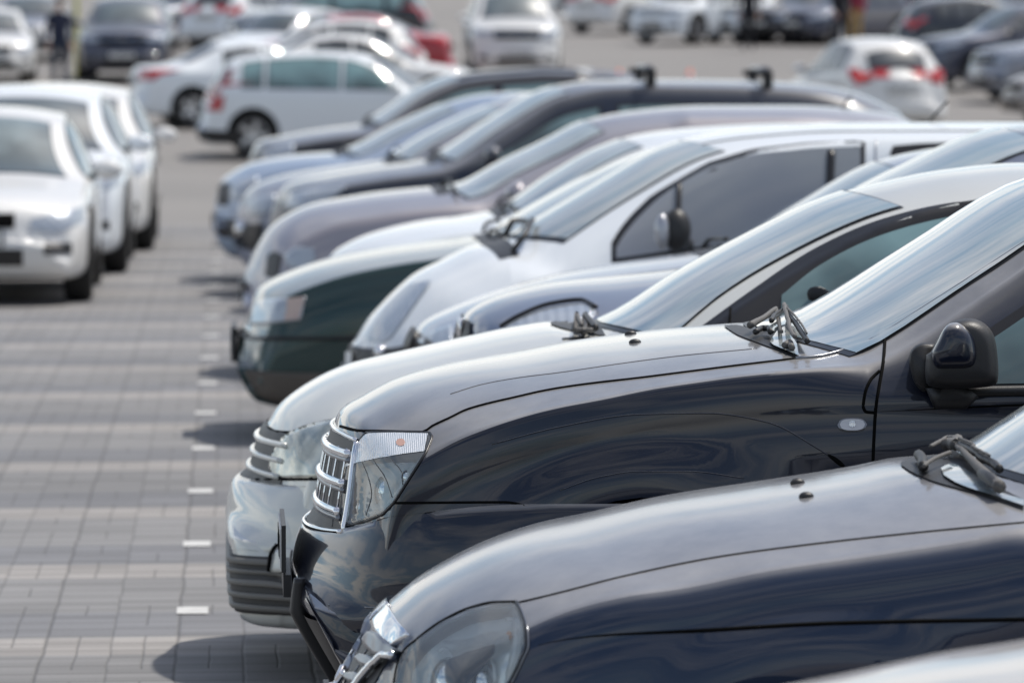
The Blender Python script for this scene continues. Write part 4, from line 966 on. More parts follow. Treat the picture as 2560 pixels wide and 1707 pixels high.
    c = row_car('saloon_car', 'dark green old saloon with square headlight and grey lower bumper lip', 'car', 27.3,
        [(592, 885), (594, 845), (604, 822), (618, 790), (630, 752), (642, 727), (660, 711), (698, 691), (810, 652), (946, 624), (1143, 598), (1215, 588), (1240, 570), (1640, 372), (1700, 356), (1900, 348)],
        [(3.1, 1.42)] + sedan_tail(L, 1.42), L, belt=[(0, .62), (1.3, .86), (L, .93)], cowl=1.22, header=2.1, W=.90, doors=(1.5, 2.6, 3.6), wheels=(.95, 3.65), trunk=True, rearx=3.7, hoodw=.94,
        crown=[(0, .02), (.4, .035), (1.5, .04), (L, .05)], bottom=[(0, .36), (.03, .28), (.10, .20), (.3, .17), (L-.3, .2), (L, .4)], shift=.10,
        nose=(.74, .8, 2.4))
    std_row(c, P['green'], win=[(1.62, 2.55), (2.65, 3.5)], lamp=([(632, 775), (650, 752), (700, 748), (765, 742)], [(622, 812), (650, 812), (700, 806), (752, 800)]), plate=0)
    c.patch('indicator_lamp', [(722, 748), (764, 743)], [(715, 803), (750, 799)], simple('pale_amber', (.55, .42, .36), .3, coat=1), off=.02, n=8, m=4)
    c.line('bumper_strip', [(598, 838), (640, 846), (760, 846), (900, 845)], .010, M_TRIM, off=.006)
    c.patch('bumper_lower', [(612, 925), (700, 930), (800, 932), (950, 932)], [(640, 985), (700, 1005), (800, 1012), (950, 1014)], simple('dirty_plastic', (.10, .085, .07), .7), off=.012, n=16, m=6, thick=1)
    MB().box((-.014, 0, .45), (.03, .55, .17)).obj('plate_holder', M_PLASTIC, c.root, False)
    MB().box((-.031, 0, .45), (.004, .50, .11)).obj('number_plate', M_PLATE, c.root, False)
    # white saloon (light hood above the green one)
    L = 4.3
    c = row_car('saloon_car', 'white saloon whose pale hood edge shows just above the dark green car', 'car', 29.8,
        [(812, 740), (813, 690), (817, 660), (826, 640), (863, 611), (939, 580), (1054, 553), (1199, 533), (1240, 522), (1370, 440), (1498, 368), (1600, 336), (1743, 319), (2000, 309), (2100, 312)],
        [(3.2, 1.46)] + sedan_tail(L, 1.46), L, belt=[(0, .72), (1, .90), (L, .95)], cowl=.93, header=1.6, W=.85, doors=(1.15, 2.1, 3.1), wheels=(.8, 3.3), trunk=True, rearx=3.4, crown=[(0, .03), (.4, .045), (L, .05)])
    std_row(c, P['white'], win=[(1.25, 2.1), (2.2, 3.1)], lamp=([(830, 655), (870, 635)], [(832, 675), (868, 668)]))
    # lavender grey hatch
    L = 4.2
    c = row_car('hatchback_car', 'lavender-grey tall hatchback with long pale roof and round blue-tinted headlight', 'car', 32.3,
        [(608, 720), (611, 690), (620, 664), (640, 620), (668, 576), (710, 541), (786, 508), (870, 492), (939, 481), (1092, 466), (1135, 462), (1250, 405), (1380, 342), (1443, 308), (1552, 282), (1770, 264), (1988, 264), (2150, 275), (2250, 292)],
        [(4.0, 1.40), (4.1, 1.0), (4.17, .8), (4.2, .6)], L, belt=[(0, .76), (1.1, .97), (L, 1.05)], cowl=1.14, header=2.0, W=.87, doors=(1.3, 2.3, 3.2), wheels=(.8, 3.35), crown=[(0, .06), (.4, .09), (L, .07)])
    std_row(c, P['lavender'], win=[(1.45, 2.25), (2.33, 3.15), (3.22, 3.7)], lamp=([(712, 640), (745, 618), (785, 622)], [(722, 668), (755, 672), (790, 650)]))
    c.patch('grille', [(672, 640), (690, 630), (705, 640)], [(665, 690), (682, 695), (695, 690)], M_PLASTIC, off=.01, n=10, m=5)
    MB().add(tube([c.Mi @ U(2080, 297, 32.3), c.Mi @ U(2130, 238, 32.3)], .007, 6)).obj('antenna', M_TRIM, c.root)
    # black estate with roof bars
    L = 4.7
    c = row_car('estate_car', 'charcoal estate with black roof bar feet and long dark roof line', 'car', 39.8,
        [(672, 640), (674, 560), (680, 530), (692, 495), (706, 472), (725, 458), (824, 435), (939, 416), (1054, 399), (1090, 384), (1220, 300), (1362, 222), (1470, 203), (1607, 199), (1824, 201), (2042, 212), (2151, 236), (2220, 268), (2249, 285)],
        [(4.64, 1.1), (4.69, .85), (4.7, .6)], L, belt=[(0, .82), (1.2, 1.03), (L, 1.12)], cowl=1.16, header=2.05, W=.89, doors=(1.4, 2.45, 3.45), wheels=(.85, 3.6), wr=.33, crown=[(0, .05), (.4, .06), (L, .06)])
    std_row(c, P['charcoal'], win=[(1.45, 2.35), (2.5, 3.4), (3.5, 4.2)], drop=.125, lamp=([(722, 486), (780, 476), (866, 466)], [(712, 520), (760, 522), (840, 490)]))
    for px in (1612, 1900):
        for s_ in (-1, 1):
            b0 = c.Mi @ U(px, 204, 39.8); x = b0.x
            h = c.hit((x, s_*.56), 'top', 0)
            MB().box((h.x, h.y, h.z+.05), (.075, .05, .13)).box((h.x-.02, h.y, h.z+.11), (.11, .07, .04)).obj('roof_bar_foot', M_TRIM, c.root, bevel=.006)
        MB().add(tube([(x, -.66, c.hit((x, 0), 'top', 0).z+.09), (x, .66, c.hit((x, 0), 'top', 0).z+.09)], .016, 8)).obj('roof_bar', M_DCHROME, c.root)
    # grey saloon, pale blue saloon, black off-roader
    L = 4.4
    c = row_car('saloon_car', 'mid-grey saloon with round fog lamps, between the charcoal estate and the pale blue car', 'car', 42.3,
        [(585, 600), (588, 560), (594, 530), (606, 496), (630, 468), (652, 456), (710, 438), (900, 408), (970, 396), (1000, 372), (1207, 268), (1330, 232), (1400, 226)],
        [(2.8, 1.56)] + sedan_tail(L, 1.54), L, belt=[(0, .78), (1.2, .95), (L, 1.0)], cowl=1.18, header=1.95, W=.87, doors=(1.35, 2.4, 3.3), wheels=(.8, 3.4), trunk=True, rearx=3.5)
    std_row(c, P['grey'], win=[(1.5, 2.35), (2.45, 3.3)], lamp=([(618, 512), (650, 490), (690, 486)], [(615, 540), (650, 540), (685, 520)]))
    MB().add(ellipsoid(c.hit((606, 575), 'px', .01), (.06, .06, .08), 16, 10)).obj('fog_lamp', M_CHROME, c.root)
    c.patch('bumper_intake', [(596, 560), (625, 560), (660, 560)], [(600, 620), (625, 625), (660, 625)], M_PLASTIC, off=.008, n=10, m=5)
    c = row_car('saloon_car', 'pale blue saloon with black grille, leftmost nose in the far part of the row', 'car', 44.8,
        [(536, 540), (538, 505), (545, 475), (553, 454), (576, 434), (633, 406), (748, 386), (843, 378), (880, 366), (1000, 305), (1111, 258), (1207, 236), (1300, 230)],
        [(2.8, 1.52)] + sedan_tail(4.5, 1.50), 4.5, belt=[(0, .74), (1.2, .93), (4.5, 1.0)], cowl=1.0, header=1.85, W=.88, doors=(1.2, 2.3, 3.3), wheels=(.85, 3.5), trunk=True, rearx=3.6)
    std_row(c, P['paleblue'], win=[(1.4, 2.25), (2.35, 3.3)], lamp=([(575, 470), (600, 452), (645, 440)], [(572, 500), (600, 500), (640, 480)]))
    c.patch('grille', [(548, 468), (560, 460), (575, 458)], [(545, 508), (558, 515), (570, 512)], M_PLASTIC, off=.01, n=10, m=5)
    c.patch('bumper_intake', [(542, 545), (560, 548), (600, 548)], [(546, 590), (565, 596), (600, 596)], M_PLASTIC, off=.008, n=10, m=5)
    c = row_car('offroad_car', 'black off-roader with roof rails at the far end of the long row', 'car', 52.3,
        [(620, 450), (622, 410), (629, 382), (645, 355), (710, 339), (824, 320), (901, 310), (925, 298), (1054, 212), (1120, 188), (1200, 178), (1350, 170), (1480, 172)],
        [(3.7, 1.62)] + hatch_tail(4.5, 1.62), 4.5, belt=[(0, .88), (1.2, 1.06), (4.5, 1.12)], cowl=1.10, header=1.9, W=.90, doors=(1.3, 2.4, 3.4), wheels=(.85, 3.5), wr=.35)
    std_row(c, P['blacksuv'], win=[(1.4, 2.3), (2.4, 3.4), (3.5, 3.9)], lamp=([(655, 385), (690, 370), (735, 360)], [(655, 415), (690, 412), (735, 395)]))
    for s_ in (-1, 1):
        q = [c.hit((x, s_*.58), 'top', .045) for x in np.linspace(2.0, 4.0, 20)]
        MB().add(tube(q, .018, 8)).obj('roof_rail', M_DCHROME, c.root)
    # nearest car: only a strip of its hood is in the picture
    L = 4.3
    c = row_car('hatchback_car', 'pale beige car whose hood edge just enters the bottom right corner', 'car', 9.8,
        [(900, 2150), (910, 2080), (930, 2020), (980, 1960), (1100, 1900), (1400, 1840), (1800, 1785), (2090, 1730), (2386, 1668), (2560, 1641), (2650, 1624)],
        [(1.75, 1.18), (2.2, 1.42), (2.5, 1.47), (3.0, 1.47)] + hatch_tail(L, 1.45), L, belt=[(0, .66), (1.2, .82), (L, .95)], cowl=1.30, header=2.2, W=.85, doors=(1.45, 2.5, 3.3), wheels=(.8, 3.35), res=1.3)
    std_row(c, P['tan'], win=[(1.75, 2.45), (2.55, 3.3)], lamp=None)
    c.patch('headlight', [(.12, .62), (.3, .66), (.5, .68)], [(.10, .50), (.3, .50), (.46, .56)], M_LAMP, 'side', 14, 6, .006)
row_rest()

# ------------------------------------------------------------------ free standing cars
TOPS = {
 'sedan': (4.55, [(0, .50), (.02, .58), (.06, .68), (.14, .76), (.4, .84), (.9, .92), (1.12, .96), (1.95, 1.38), (2.2, 1.44), (2.6, 1.46), (3.1, 1.42), (3.8, 1.13), (4.0, 1.08), (4.4, 1.05), (4.52, .93), (4.55, .58)], 1.12, 1.95),
 'hatch': (4.15, [(0, .50), (.02, .60), (.07, .72), (.16, .80), (.5, .90), (.95, .98), (1.05, 1.0), (1.80, 1.40), (2.1, 1.48), (2.6, 1.51), (3.2, 1.48), (3.6, 1.40), (3.85, 1.18), (3.98, .98), (4.10, .85), (4.15, .55)], 1.04, 1.8),
 'suv': (4.7, [(0, .58), (.02, .70), (.06, .86), (.13, .97), (.4, 1.04), (1.0, 1.12), (1.12, 1.14), (1.85, 1.58), (2.15, 1.67), (2.8, 1.71), (3.6, 1.68), (4.15, 1.60), (4.40, 1.35), (4.55, 1.08), (4.66, .88), (4.7, .55)], 1.12, 1.88),
 'jeep': (3.9, [(0, .55), (.02, .70), (.05, .84), (.10, .92), (.3, .96), (.95, 1.03), (1.0, 1.05), (1.45, 1.52), (1.6, 1.62), (2.2, 1.66), (3.3, 1.64), (3.72, 1.58), (3.80, 1.2), (3.87, .8), (3.9, .55)], 1.0, 1.45),
}
CACHE = {}
def free_car(name, label, kind, pm, pos, heading, group=None, glassm=M_SIDE_D, zscale=1.0, lod=.75, wsm=M_WS, detail=True):
    wsm = M_WS_D if wsm is M_WS and not label.startswith('white saloon facing the camera') else wsm
    """heading in degrees: the way the nose points"""
    L, top, cw, hd = TOPS[kind]
    top = [(x, z*(1+(zscale-1)*min(1, z/.9))) for x, z in top]
    W = {'sedan': .90, 'hatch': .87, 'suv': .94, 'jeep': .84}[kind]
    bz = {'sedan': (.72, .88, .96), 'hatch': (.76, .92, 1.0), 'suv': (.92, 1.06, 1.12), 'jeep': (.88, 1.0, 1.02)}[kind]
    tr = kind == 'sedan'
    c = Car(top, L, W, [(0, bz[0]*zscale), (1.2, bz[1]*zscale), (L, bz[2]*zscale)], cowl=cw, header=hd, res=lod, trunk=tr, rearx=L-(1.0 if tr else .5), wheels=(.88, L-.92), wr=.36 if kind in ('suv', 'jeep') else .32,
            doors=(cw+.2, cw+1.2, L-1.1), crown=[(0, .05), (.4, .07), (L, .06)], roofw=.76 if kind == 'jeep' else .71)
    # local +x runs from nose to tail, so the body is turned by heading + 180
    rz = R(heading+180); d = Vector((math.cos(rz), math.sin(rz), 0))
    p0 = Vector((pos[0], pos[1], 0)) - d*(L/2)
    o = root(name, label, 'car', (p0.x, p0.y, g(pos[1])), rz, group); c.mat_world(o)
    c.finish(pm)
    c.windscreen(wsm)
    b = [c.cowl+.38, c.cowl+1.22, L-1.15 if not tr else L-1.5, L-.75]
    sp = [(b[0], b[1]), (b[1]+.09, b[2])] + ([(b[2]+.09, b[3])] if not tr and b[3]-b[2] > .25 else [])
    c.side_windows(sp, glassm)
    if tr: c.windscreen(glassm, x0=L-.80, x1=L-1.42, rear=True)
    else: c.windscreen(glassm, x0=L-.19 if kind == 'suv' else L-.22, x1=L-.42, rear=True) if kind != 'jeep' else None
    zl = float(c.top(.16))
    hy = .60*W
    def F(y0, y1, z0, z1, nm, mt, mode='front', mirror=True, off=.008, k=10):
        c.patch(nm, [(y0, z1), ((y0+y1)/2, z1), (y1, z1)], [(y0, z0), ((y0+y1)/2, z0), (y1, z0)], mt, mode, k, 5, off, mirror, cur=False)
    c.patch('headlight', [(W*.50, zl-.13), (W*.70, zl-.085), (W*.93, zl-.045)], [(W*.52, zl-.20), (W*.70, zl-.215), (W*.93, zl-.15)], M_LAMP, 'front', 12, 6, .008)
    gw = .38 if kind in ('sedan', 'hatch') else .50
    F(-W*gw, W*gw, zl-(.27 if kind == 'suv' else .19), zl-.085, 'grille', M_GAP, mirror=False, k=20, off=.012)
    if kind in ('suv', 'jeep'): F(-W*.52, W*.52, zl-.155, zl-.13, 'grille_bar', M_CHROME, mirror=False, k=20, off=.02)
    F(-W*.45, W*.45, .30, .42, 'bumper_intake', M_PLASTIC, mirror=False, k=16)
    F(W*.62, W*.84, .38, .46, 'fog_lamp', M_PLASTIC)
    c.plate(.50, x=-.01)
    zt = {'sedan': (.80, .98), 'hatch': (.88, 1.02), 'suv': (.95, 1.20), 'jeep': (.7, .95)}[kind]
    F(W*.74, W*.95, zt[0]*zscale, zt[1]*zscale, 'tail_light', M_RED, 'rear', off=.012)
    c.patch('tail_light', [(L-.28, zt[1]*zscale), (L-.10, zt[1]*zscale)], [(L-.20, zt[0]*zscale), (L-.05, zt[0]*zscale)], M_RED, 'side', 8, 5, .010)
    if kind == 'suv':
        c.patch('bumper_lower', [(L-.75, .42), (L-.3, .44), (L-.03, .46)], [(L-.75, .24), (L-.3, .25), (L-.06, .30)], M_PLASTIC, 'side', 14, 5, .012)
        F(-W*.85, W*.85, .28, .44, 'bumper_lower', M_PLASTIC, 'rear', False, k=20)
    c.wheels_(); c.mirrors(pm, c.cowl+.42, bz[1]*zscale+.10)
    c.plate(.75 if kind != 'sedan' else .80, rear=True, x=-.0)
    return c
def at(px, Y): return (U(px, 100, Y).x, Y)
LG = 'cars queued nose to tail on the left'
x = -1.03-.90
free_car('saloon_car', 'white saloon facing the camera at the left edge, front car of the queue', 'sedan', P['white2'], (x, 40.25+2.27), 270, LG, glassm=M_SIDE, lod=1.0, zscale=.985, wsm=glass('teal_windscreen', (.05, .075, .08), (.22, .28, .29), 1.05, 1.4))
free_car('estate_car', 'white car with dark grey roof edge, second in the queue facing the camera', 'suv', P['white'], (-1.93+.13, 45.3+2.35), 270, LG, zscale=.915, lod=.9, wsm=M_WS_D)
free_car('offroad_car', 'white off-roader with large door mirror, third in the queue facing the camera', 'suv', P['white2'], (-1.65, 50.3+2.35), 270, LG, zscale=.90, lod=.9, wsm=M_WS_D)
BG = 'cars standing across the far part of the yard'
c = free_car('offroad_car', 'white off-roader seen from its side, red tail lamp and black lower bumper', 'suv', P['white'], (at(503, 87)[0]+2.33, 87), -6, BG, glassm=M_TEAL, lod=1.0, zscale=.98)
c.patch('tail_light', [(524, 240), (562, 240)], [(520, 278), (556, 278)], M_RED, n=6, m=4, off=.02)
c.patch('tail_light', [(566, 176), (586, 176)], [(552, 214), (570, 214)], simple('dark_red_lens', (.22, .03, .03), .2, coat=1), n=6, m=4, off=.02)
free_car('saloon_car', 'white saloon with long red tail lamp, left of the white off-roader', 'sedan', P['white'], (at(333, 95)[0]+2.2, 95.5), 10, BG)
free_car('saloon_car', 'white saloon facing right, directly behind the white off-roader', 'sedan', P['white2'], (at(1200, 99.5)[0]-2.25, 99.5), 2, BG)
free_car('hatchback_car', 'white hatchback with high roof, behind the two white saloons', 'hatch', P['white2'], (at(800, 105)[0], 105), 178, BG, zscale=1.0)
free_car('hatchback_car', 'white hatchback turned to the left with dark windscreen, under the top edge', 'hatch', P['white'], (at(640, 112)[0]+.6, 112), 235, BG)
free_car('saloon_car', 'red saloon with its tail to the right, behind the white cars', 'sedan', P['red'], (at(1121, 110)[0]-2.2, 110), 184, BG)
free_car('offroad_car', 'black off-roader with tall red tail lamp at the top edge', 'suv', P['blacksuv'], (at(1067, 124)[0]-2.2, 124), 180, BG, glassm=M_TEAL)
free_car('offroad_car', 'big white off-roader facing the camera alone in the middle distance', 'suv', P['white2'], (at(1279, 114)[0], 114), 270, BG, zscale=1.08, lod=1.0)
free_car('offroad_car', 'dark grey off-roader facing the camera beside the person in navy', 'suv', P['slate'], (at(321, 113)[0], 113), 268, BG, lod=.9)
free_car('saloon_car', 'white car cut by the left edge, left of the person in navy', 'hatch', P['white2'], (at(-25, 112)[0], 112), 275, BG)
free_car('saloon_car', 'silver saloon between the far-left white car and the person', 'sedan', P['silver'], (at(75, 125)[0], 125), 272, BG)
free_car('saloon_car', 'silver car turned right at the top edge, left of the black off-roader', 'suv', P['silver'], (at(480, 135)[0], 135), 225, BG, zscale=.9)
free_car('hatchback_car', 'white hatchback with red tail lamp at the top edge', 'hatch', P['white'], (at(620, 133)[0], 133), 60, BG)
free_car('saloon_car', 'silver-grey car at the top edge right of the dark grey off-roader', 'sedan', P['grey'], (at(760, 140)[0], 140), 250, BG)
free_car('hatchback_car', 'white hatchback seen from behind on the right, tail lamps lit red', 'hatch', P['white2'], (at(2160, 93)[0], 93), 102, BG, lod=1.0, zscale=1.08)
free_car('offroad_car', 'dark slate off-roader facing left with pale wheel, right side', 'suv', P['slate'], (at(2290, 109)[0]+2.2, 109), 198, BG)
free_car('offroad_car', 'pale silver off-roader facing left, nose beside the dark slate one', 'suv', P['grey'], (at(2440, 104)[0]+2.2, 104), 198, BG)
free_car('hatchback_car', 'beige car cut by the right edge, nearest of the right-hand group', 'hatch', P['tan'], (at(2515, 96)[0]+2.0, 96), 196, BG)
free_car('hatchback_car', 'dark blue hatchback with red tail lamp pointing right, near the top right', 'hatch', P['charcoal'], (at(2240, 121)[0]+2.0, 121), 8, BG)
free_car('offroad_car', 'dark car behind the blue hatchback at the top right edge', 'suv', P['slate'], (at(2440, 131)[0]+1.5, 131), 190, BG)
SG = 'white off-roaders parked at an angle at the top of the yard'
free_car('offroad_car', 'boxy white off-roader with open grey wheel arch, left of the two boxy ones', 'jeep', P['white'], (at(1665, 137)[0]+.7, 137), 232, SG)
free_car('offroad_car', 'boxy white off-roader partly hidden by a person in black', 'jeep', P['white'], (at(1835, 138)[0]+.7, 138), 232, SG)
free_car('saloon_car', 'white saloon with a hint of red lamp, left end of the upper right row', 'hatch', P['white2'], (at(1575, 146)[0], 146), 50, SG)
FG = 'cars of the far row between the people'
for k, (px, y, kd, pc, hd, lb) in enumerate([
    (1960, 139, 'hatch', 'silver', 212, 'silver hatchback between the two people in black'),
    (2050, 141, 'hatch', 'blacksuv', 212, 'black hatchback left of the person in the red jacket'),
    (2010, 136.5, 'hatch', 'slate', 225, 'dark slate hatchback low between the two people in black'),
    (1925, 137, 'hatch', 'blacksuv', 225, 'black hatchback right beside the boxy white off-roader'),
    (2190, 146, 'jeep', 'blacksuv', 212, 'black boxy car right of the person in the red jacket'),
    (1900, 150, 'hatch', 'red', 212, 'dark red hatchback glimpsed behind the silver one'),
    (2000, 153, 'suv', 'white', 212, 'white off-roader behind the far row, cut by the top edge'),
    (1700, 156, 'sedan', 'silver', 212, 'silver saloon behind the boxy white off-roaders'),
    (1480, 160, 'sedan', 'white', 212, 'white saloon high up, left of the upper right row'),
    (2330, 142, 'sedan', 'silver', 205, 'silver saloon at the top edge above the dark hatchback')]):
    free_car({'hatch': 'hatchback_car', 'jeep': 'offroad_car', 'suv': 'offroad_car', 'sedan': 'saloon_car'}[kd], lb, kd, P[pc], (at(px, y)[0]+1, y), hd, FG, lod=.6)

# ------------------------------------------------------------------ people
def person(label, px, Y, top, legs, hair=(.03, .025, .02), skin=(.45, .28, .2), face=-90, h=1.76):
    X, Y = at(px, Y); o = root('person', label, 'person', (X, Y, g(Y)), R(face))
    k = h/1.76
    V = {'pel': (0, 0, .95), 'wst': (0, 0, 1.10), 'chs': (.01, 0, 1.32), 'nk': (0, 0, 1.50), 'hd0': (.01, 0, 1.58), 'hd': (.02, 0, 1.68),
         'hL': (0, .10, .90), 'kL': (.03, .11, .50), 'aL': (-.02, .11, .09), 'tL': (.14, .12, .04), 'hR': (0, -.10, .90), 'kR': (.05, -.11, .50), 'aR': (.0, -.12, .09), 'tR': (.16, -.13, .04),
         'sL': (0, .19, 1.43), 'eL': (-.02, .25, 1.15), 'wL': (.08, .24, .93), 'fL': (.12, .23, .84), 'sR': (0, -.19, 1.43), 'eR': (-.02, -.25, 1.15), 'wR': (.08, -.24, .93), 'fR': (.12, -.23, .84)}
    rad = {'pel': .14, 'wst': .125, 'chs': .15, 'nk': .055, 'hd0': .07, 'hd': .095, 'hL': .095, 'kL': .062, 'aL': .045, 'tL': .04, 'hR': .095, 'kR': .062, 'aR': .045, 'tR': .04, 'sL': .065, 'eL': .045, 'wL': .032, 'fL': .03, 'sR': .065, 'eR': .045, 'wR': .032, 'fR': .03}
    E = [('pel', 'wst'), ('wst', 'chs'), ('chs', 'nk'), ('nk', 'hd0'), ('hd0', 'hd'), ('pel', 'hL'), ('hL', 'kL'), ('kL', 'aL'), ('aL', 'tL'), ('pel', 'hR'), ('hR', 'kR'), ('kR', 'aR'), ('aR', 'tR'), ('chs', 'sL'), ('sL', 'eL'), ('eL', 'wL'), ('wL', 'fL'), ('chs', 'sR'), ('sR', 'eR'), ('eR', 'wR'), ('wR', 'fR')]
    ks = list(V); me = bpy.data.meshes.new('body'); me.from_pydata([tuple(c_*k for c_ in V[q]) for q in ks], [(ks.index(a), ks.index(b)) for a, b in E], [])
    ob = bpy.data.objects.new('body', me); COL.objects.link(ob); ob.parent = o
    sk = ob.modifiers.new('s', 'SKIN'); sv = me.skin_vertices[0].data
    for i, q in enumerate(ks): sv[i].radius = (rad[q]*k, rad[q]*k*(1.25 if q in ('chs', 'wst', 'pel') else 1)); sv[i].use_root = q == 'pel'
    sd = ob.modifiers.new('d', 'SUBSURF'); sd.levels = sd.render_levels = 2
    bpy.context.view_layer.update(); dg = bpy.context.evaluated_depsgraph_get()
    nm = bpy.data.meshes.new_from_object(ob.evaluated_get(dg), depsgraph=dg); ob.modifiers.clear(); ob.data = nm
    mats = [simple('cloth_%02x%02x%02x' % tuple(int(v*255) for v in top), top, .85), simple('cloth_%02x%02x%02x' % tuple(int(v*255) for v in legs), legs, .85), simple('skin', skin, .5), simple('shoe', (.02, .02, .02), .5)]
    nm.materials.clear()
    for m_ in mats: nm.materials.append(m_)
    for p in nm.polygons:
        z = p.center.z/k; y_ = abs(p.center.y)/k
        p.material_index = 2 if z > 1.52 or (y_ > .20 and z < .93) else (3 if z < .10 else (1 if z < .98 and y_ < .215 else 0))
    nm.shade_smooth()
    MB().add(ellipsoid((.0, 0, 1.72*k), (.105*k, .10*k, .10*k), 20, 12, cut=lambda v: Vector((min(v.x, .05), v.y, max(v.z, -.03))))).obj('hair', simple('hair_dark', hair, .7), o)
    f = MB().add(ellipsoid((.115*k, 0, 1.66*k), (.018, .014, .025), 10, 8))
    for s_ in (-1, 1): f.add(ellipsoid((.02*k, s_*.098*k, 1.66*k), (.018, .010, .03), 10, 8))
    f.obj('ears_and_nose', mats[2], o)
    for s_ in (-1, 1):
        hm = MB().add(ellipsoid((.125*k, s_*.229*k, .83*k), (.022, .045, .05), 12, 8)).obj('hand', mats[2], o)
        for q in range(4): MB().add(tube([(.125*k, s_*.23*k+(q-1.5)*.018, .82*k), (.14*k, s_*.228*k+(q-1.5)*.02, .77*k), (.13*k, s_*.225*k+(q-1.5)*.018, .735*k+abs(q-1.5)*.01)], .008, 6)).obj('finger', mats[2], hm)
        MB().add(tube([(.13*k, s_*.20*k, .85*k), (.16*k, s_*.185*k, .81*k)], .009, 6)).obj('thumb', mats[2], hm)
person('person in navy jacket and dark trousers standing beside the dark grey off-roader', 148, 109, (.02, .025, .05), (.015, .025, .05), face=-80)
person('person in black standing in front of the boxy white off-roader', 1872, 131, (.012, .012, .016), (.010, .010, .014), face=-100)
person('person in black next to the person in the red jacket', 2103, 131, (.012, .012, .016), (.012, .014, .03), face=-60)
person('person in dark red jacket and mustard trousers at the far row', 2138, 131.5, (.30, .03, .06), (.42, .27, .08), face=-120)
# ------------------------------------------------------------------ small things
def post(px, Y, h, r, mat, label):
    X, Y = at(px, Y); o = root('marker_post', label, 'post', (X, Y, g(Y)))
    MB().lathe([(0, h), (r*.6, h), (r, h-.03), (r, .06), (r*2.2, .05), (r*2.4, 0), (0, 0)], seg=18, axis='z').obj('shaft', mat, o)
    MB().lathe([(r*1.05, h-.5), (r*1.06, h-.3)], seg=18, axis='z').obj('reflective_band', M_PLATE, o)
post(192, 113.5, 2.6, .05, simple('yellow_green', (.34, .34, .10), .6), 'tall yellow-green post behind the person in navy')
for px, lb in ((1725, 'orange traffic cone seen between the two roof bars'), (1548, 'orange traffic cone left of the roof bars')):
    X, Y = at(px, 105); o = root('traffic_cone', lb, 'traffic cone', (X, Y, g(Y)), 0, 'orange traffic cones on the far asphalt')
    om = simple('cone_orange', (.75, .10, .03), .5)
    MB().lathe([(0, .56), (.03, .56), (.14, .04), (.16, .03), (.16, 0), (0, 0)], seg=22, axis='z').obj('cone_body', om, o)
    MB().box((0, 0, .015), (.40, .40, .03)).obj('base', om, o, False)
    MB().lathe([(.083, .32), (.056, .46)], seg=22, axis='z').obj('reflective_band', M_PLATE, o)
# ------------------------------------------------------------------ sky and sun
ld = Vector((-.45, -.27, -1.0)).normalized()
elev = math.asin(-ld.z); az = math.atan2(-ld.x, -ld.y)       # compass-style angle from +Y towards +X
w = bpy.data.worlds.new('World'); S.world = w; w.use_nodes = True
nt = w.node_tree.nodes; lk = w.node_tree.links; bgn = nt['Background']
sky = nt.new('ShaderNodeTexSky'); sky.sky_type = 'NISHITA'; sky.sun_disc = False; sky.sun_elevation = elev; sky.sun_rotation = az
sky.dust_density = 1.6; sky.altitude = 100
tc = nt.new('ShaderNodeTexCoord'); mp = nt.new('ShaderNodeMapping'); mp.inputs['Scale'].default_value = (1.0, 1.0, 3.2); lk.new(tc.outputs['Generated'], mp.inputs[0])
no = nt.new('ShaderNodeTexNoise'); no.inputs['Scale'].default_value = 2.6; no.inputs['Detail'].default_value = 9; no.inputs['Roughness'].default_value = .6; no.inputs['Distortion'].default_value = .3; lk.new(mp.outputs[0], no.inputs['Vector'])
rp = nt.new('ShaderNodeValToRGB'); rp.color_ramp.elements[0].position = .44; rp.color_ramp.elements[1].position = .66; lk.new(no.outputs['Fac'], rp.inputs[0])
mx = nt.new('ShaderNodeMix'); mx.data_type = 'RGBA'; mx.inputs[7].default_value = (8.2, 8.1, 8.2, 1)
ml = nt.new('ShaderNodeMath'); ml.operation = 'MULTIPLY'; ml.inputs[1].default_value = .7; lk.new(rp.outputs[0], ml.inputs[0])
lk.new(ml.outputs[0], mx.inputs[0]); lk.new(sky.outputs[0], mx.inputs[6]); 
sp = nt.new('ShaderNodeSeparateXYZ'); lk.new(tc.outputs['Generated'], sp.inputs[0])
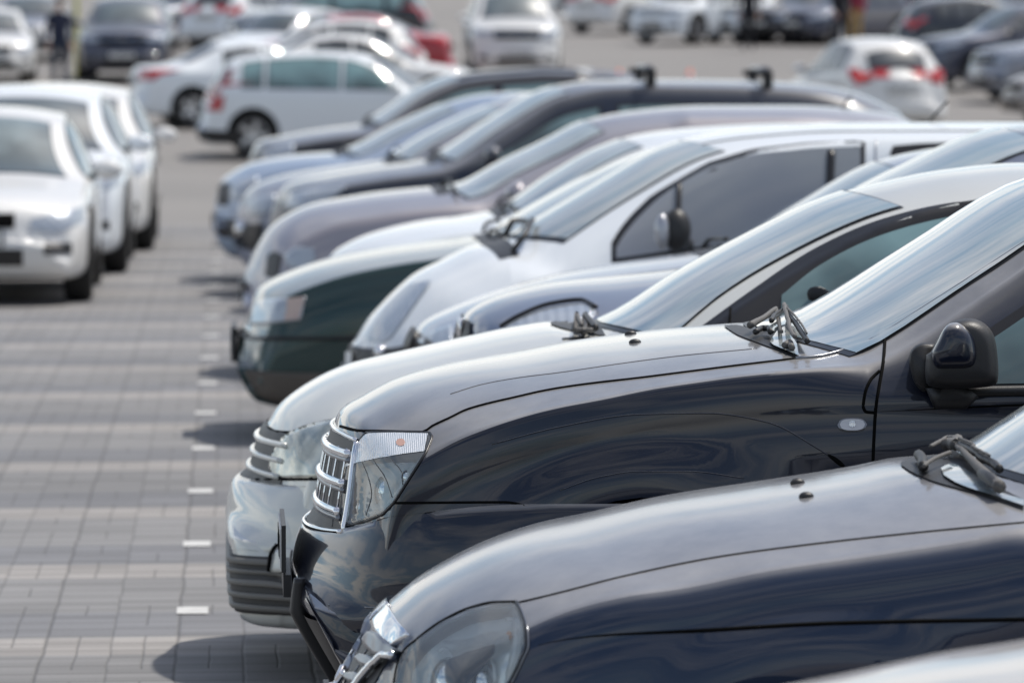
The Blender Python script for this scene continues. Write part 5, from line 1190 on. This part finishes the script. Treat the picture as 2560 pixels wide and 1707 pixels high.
hz = nt.new('ShaderNodeMapRange'); hz.interpolation_type = 'SMOOTHSTEP'; hz.inputs[1].default_value = 0; hz.inputs[2].default_value = .42; hz.inputs[3].default_value = .88; hz.inputs[4].default_value = .0; lk.new(sp.outputs['Z'], hz.inputs[0])
sy = nt.new('ShaderNodeMapRange'); sy.interpolation_type = 'SMOOTHSTEP'; sy.inputs[1].default_value = -.75; sy.inputs[2].default_value = .55; sy.inputs[3].default_value = .30; sy.inputs[4].default_value = 1; lk.new(sp.outputs['Y'], sy.inputs[0])
hm = nt.new('ShaderNodeMath'); hm.operation = 'MULTIPLY'; lk.new(hz.outputs[0], hm.inputs[0]); lk.new(sy.outputs[0], hm.inputs[1])
m3 = nt.new('ShaderNodeMix'); m3.data_type = 'RGBA'; lk.new(hm.outputs[0], m3.inputs[0]); lk.new(mx.outputs[2], m3.inputs[6])
# streaky haze: bands of thin cloud low over the horizon
no2 = nt.new('ShaderNodeTexNoise'); no2.inputs['Scale'].default_value = 3.4; no2.inputs['Detail'].default_value = 7; mp2 = nt.new('ShaderNodeMapping'); mp2.inputs['Scale'].default_value = (1, 1, 6); lk.new(tc.outputs['Generated'], mp2.inputs[0]); lk.new(mp2.outputs[0], no2.inputs['Vector'])
rp2 = nt.new('ShaderNodeValToRGB'); rp2.color_ramp.elements[0].position = .45; rp2.color_ramp.elements[0].color = (3.9, 6.2, 8.2, 1); rp2.color_ramp.elements[1].position = .55; rp2.color_ramp.elements[1].color = (13.0, 12.6, 11.8, 1); lk.new(no2.outputs['Fac'], rp2.inputs[0])
lk.new(rp2.outputs[0], m3.inputs[7])
lk.new(m3.outputs[2], bgn.inputs['Color'])
bgn.inputs['Strength'].default_value = .118
sd = bpy.data.lights.new('sun', 'SUN'); sd.energy = 3.9; sd.angle = R(1.6); sd.color = (1, .95, .87)
so = bpy.data.objects.new('sun', sd); COL.objects.link(so); so.rotation_euler = ld.to_track_quat('-Z', 'Y').to_euler(); so.location = (0, 0, 20)
S.view_settings.view_transform = 'Standard'; S.view_settings.look = 'None'; S.view_settings.exposure = 0; S.view_settings.gamma = 1
S.render.engine = 'CYCLES'
S.cycles.transparent_max_bounces = 12
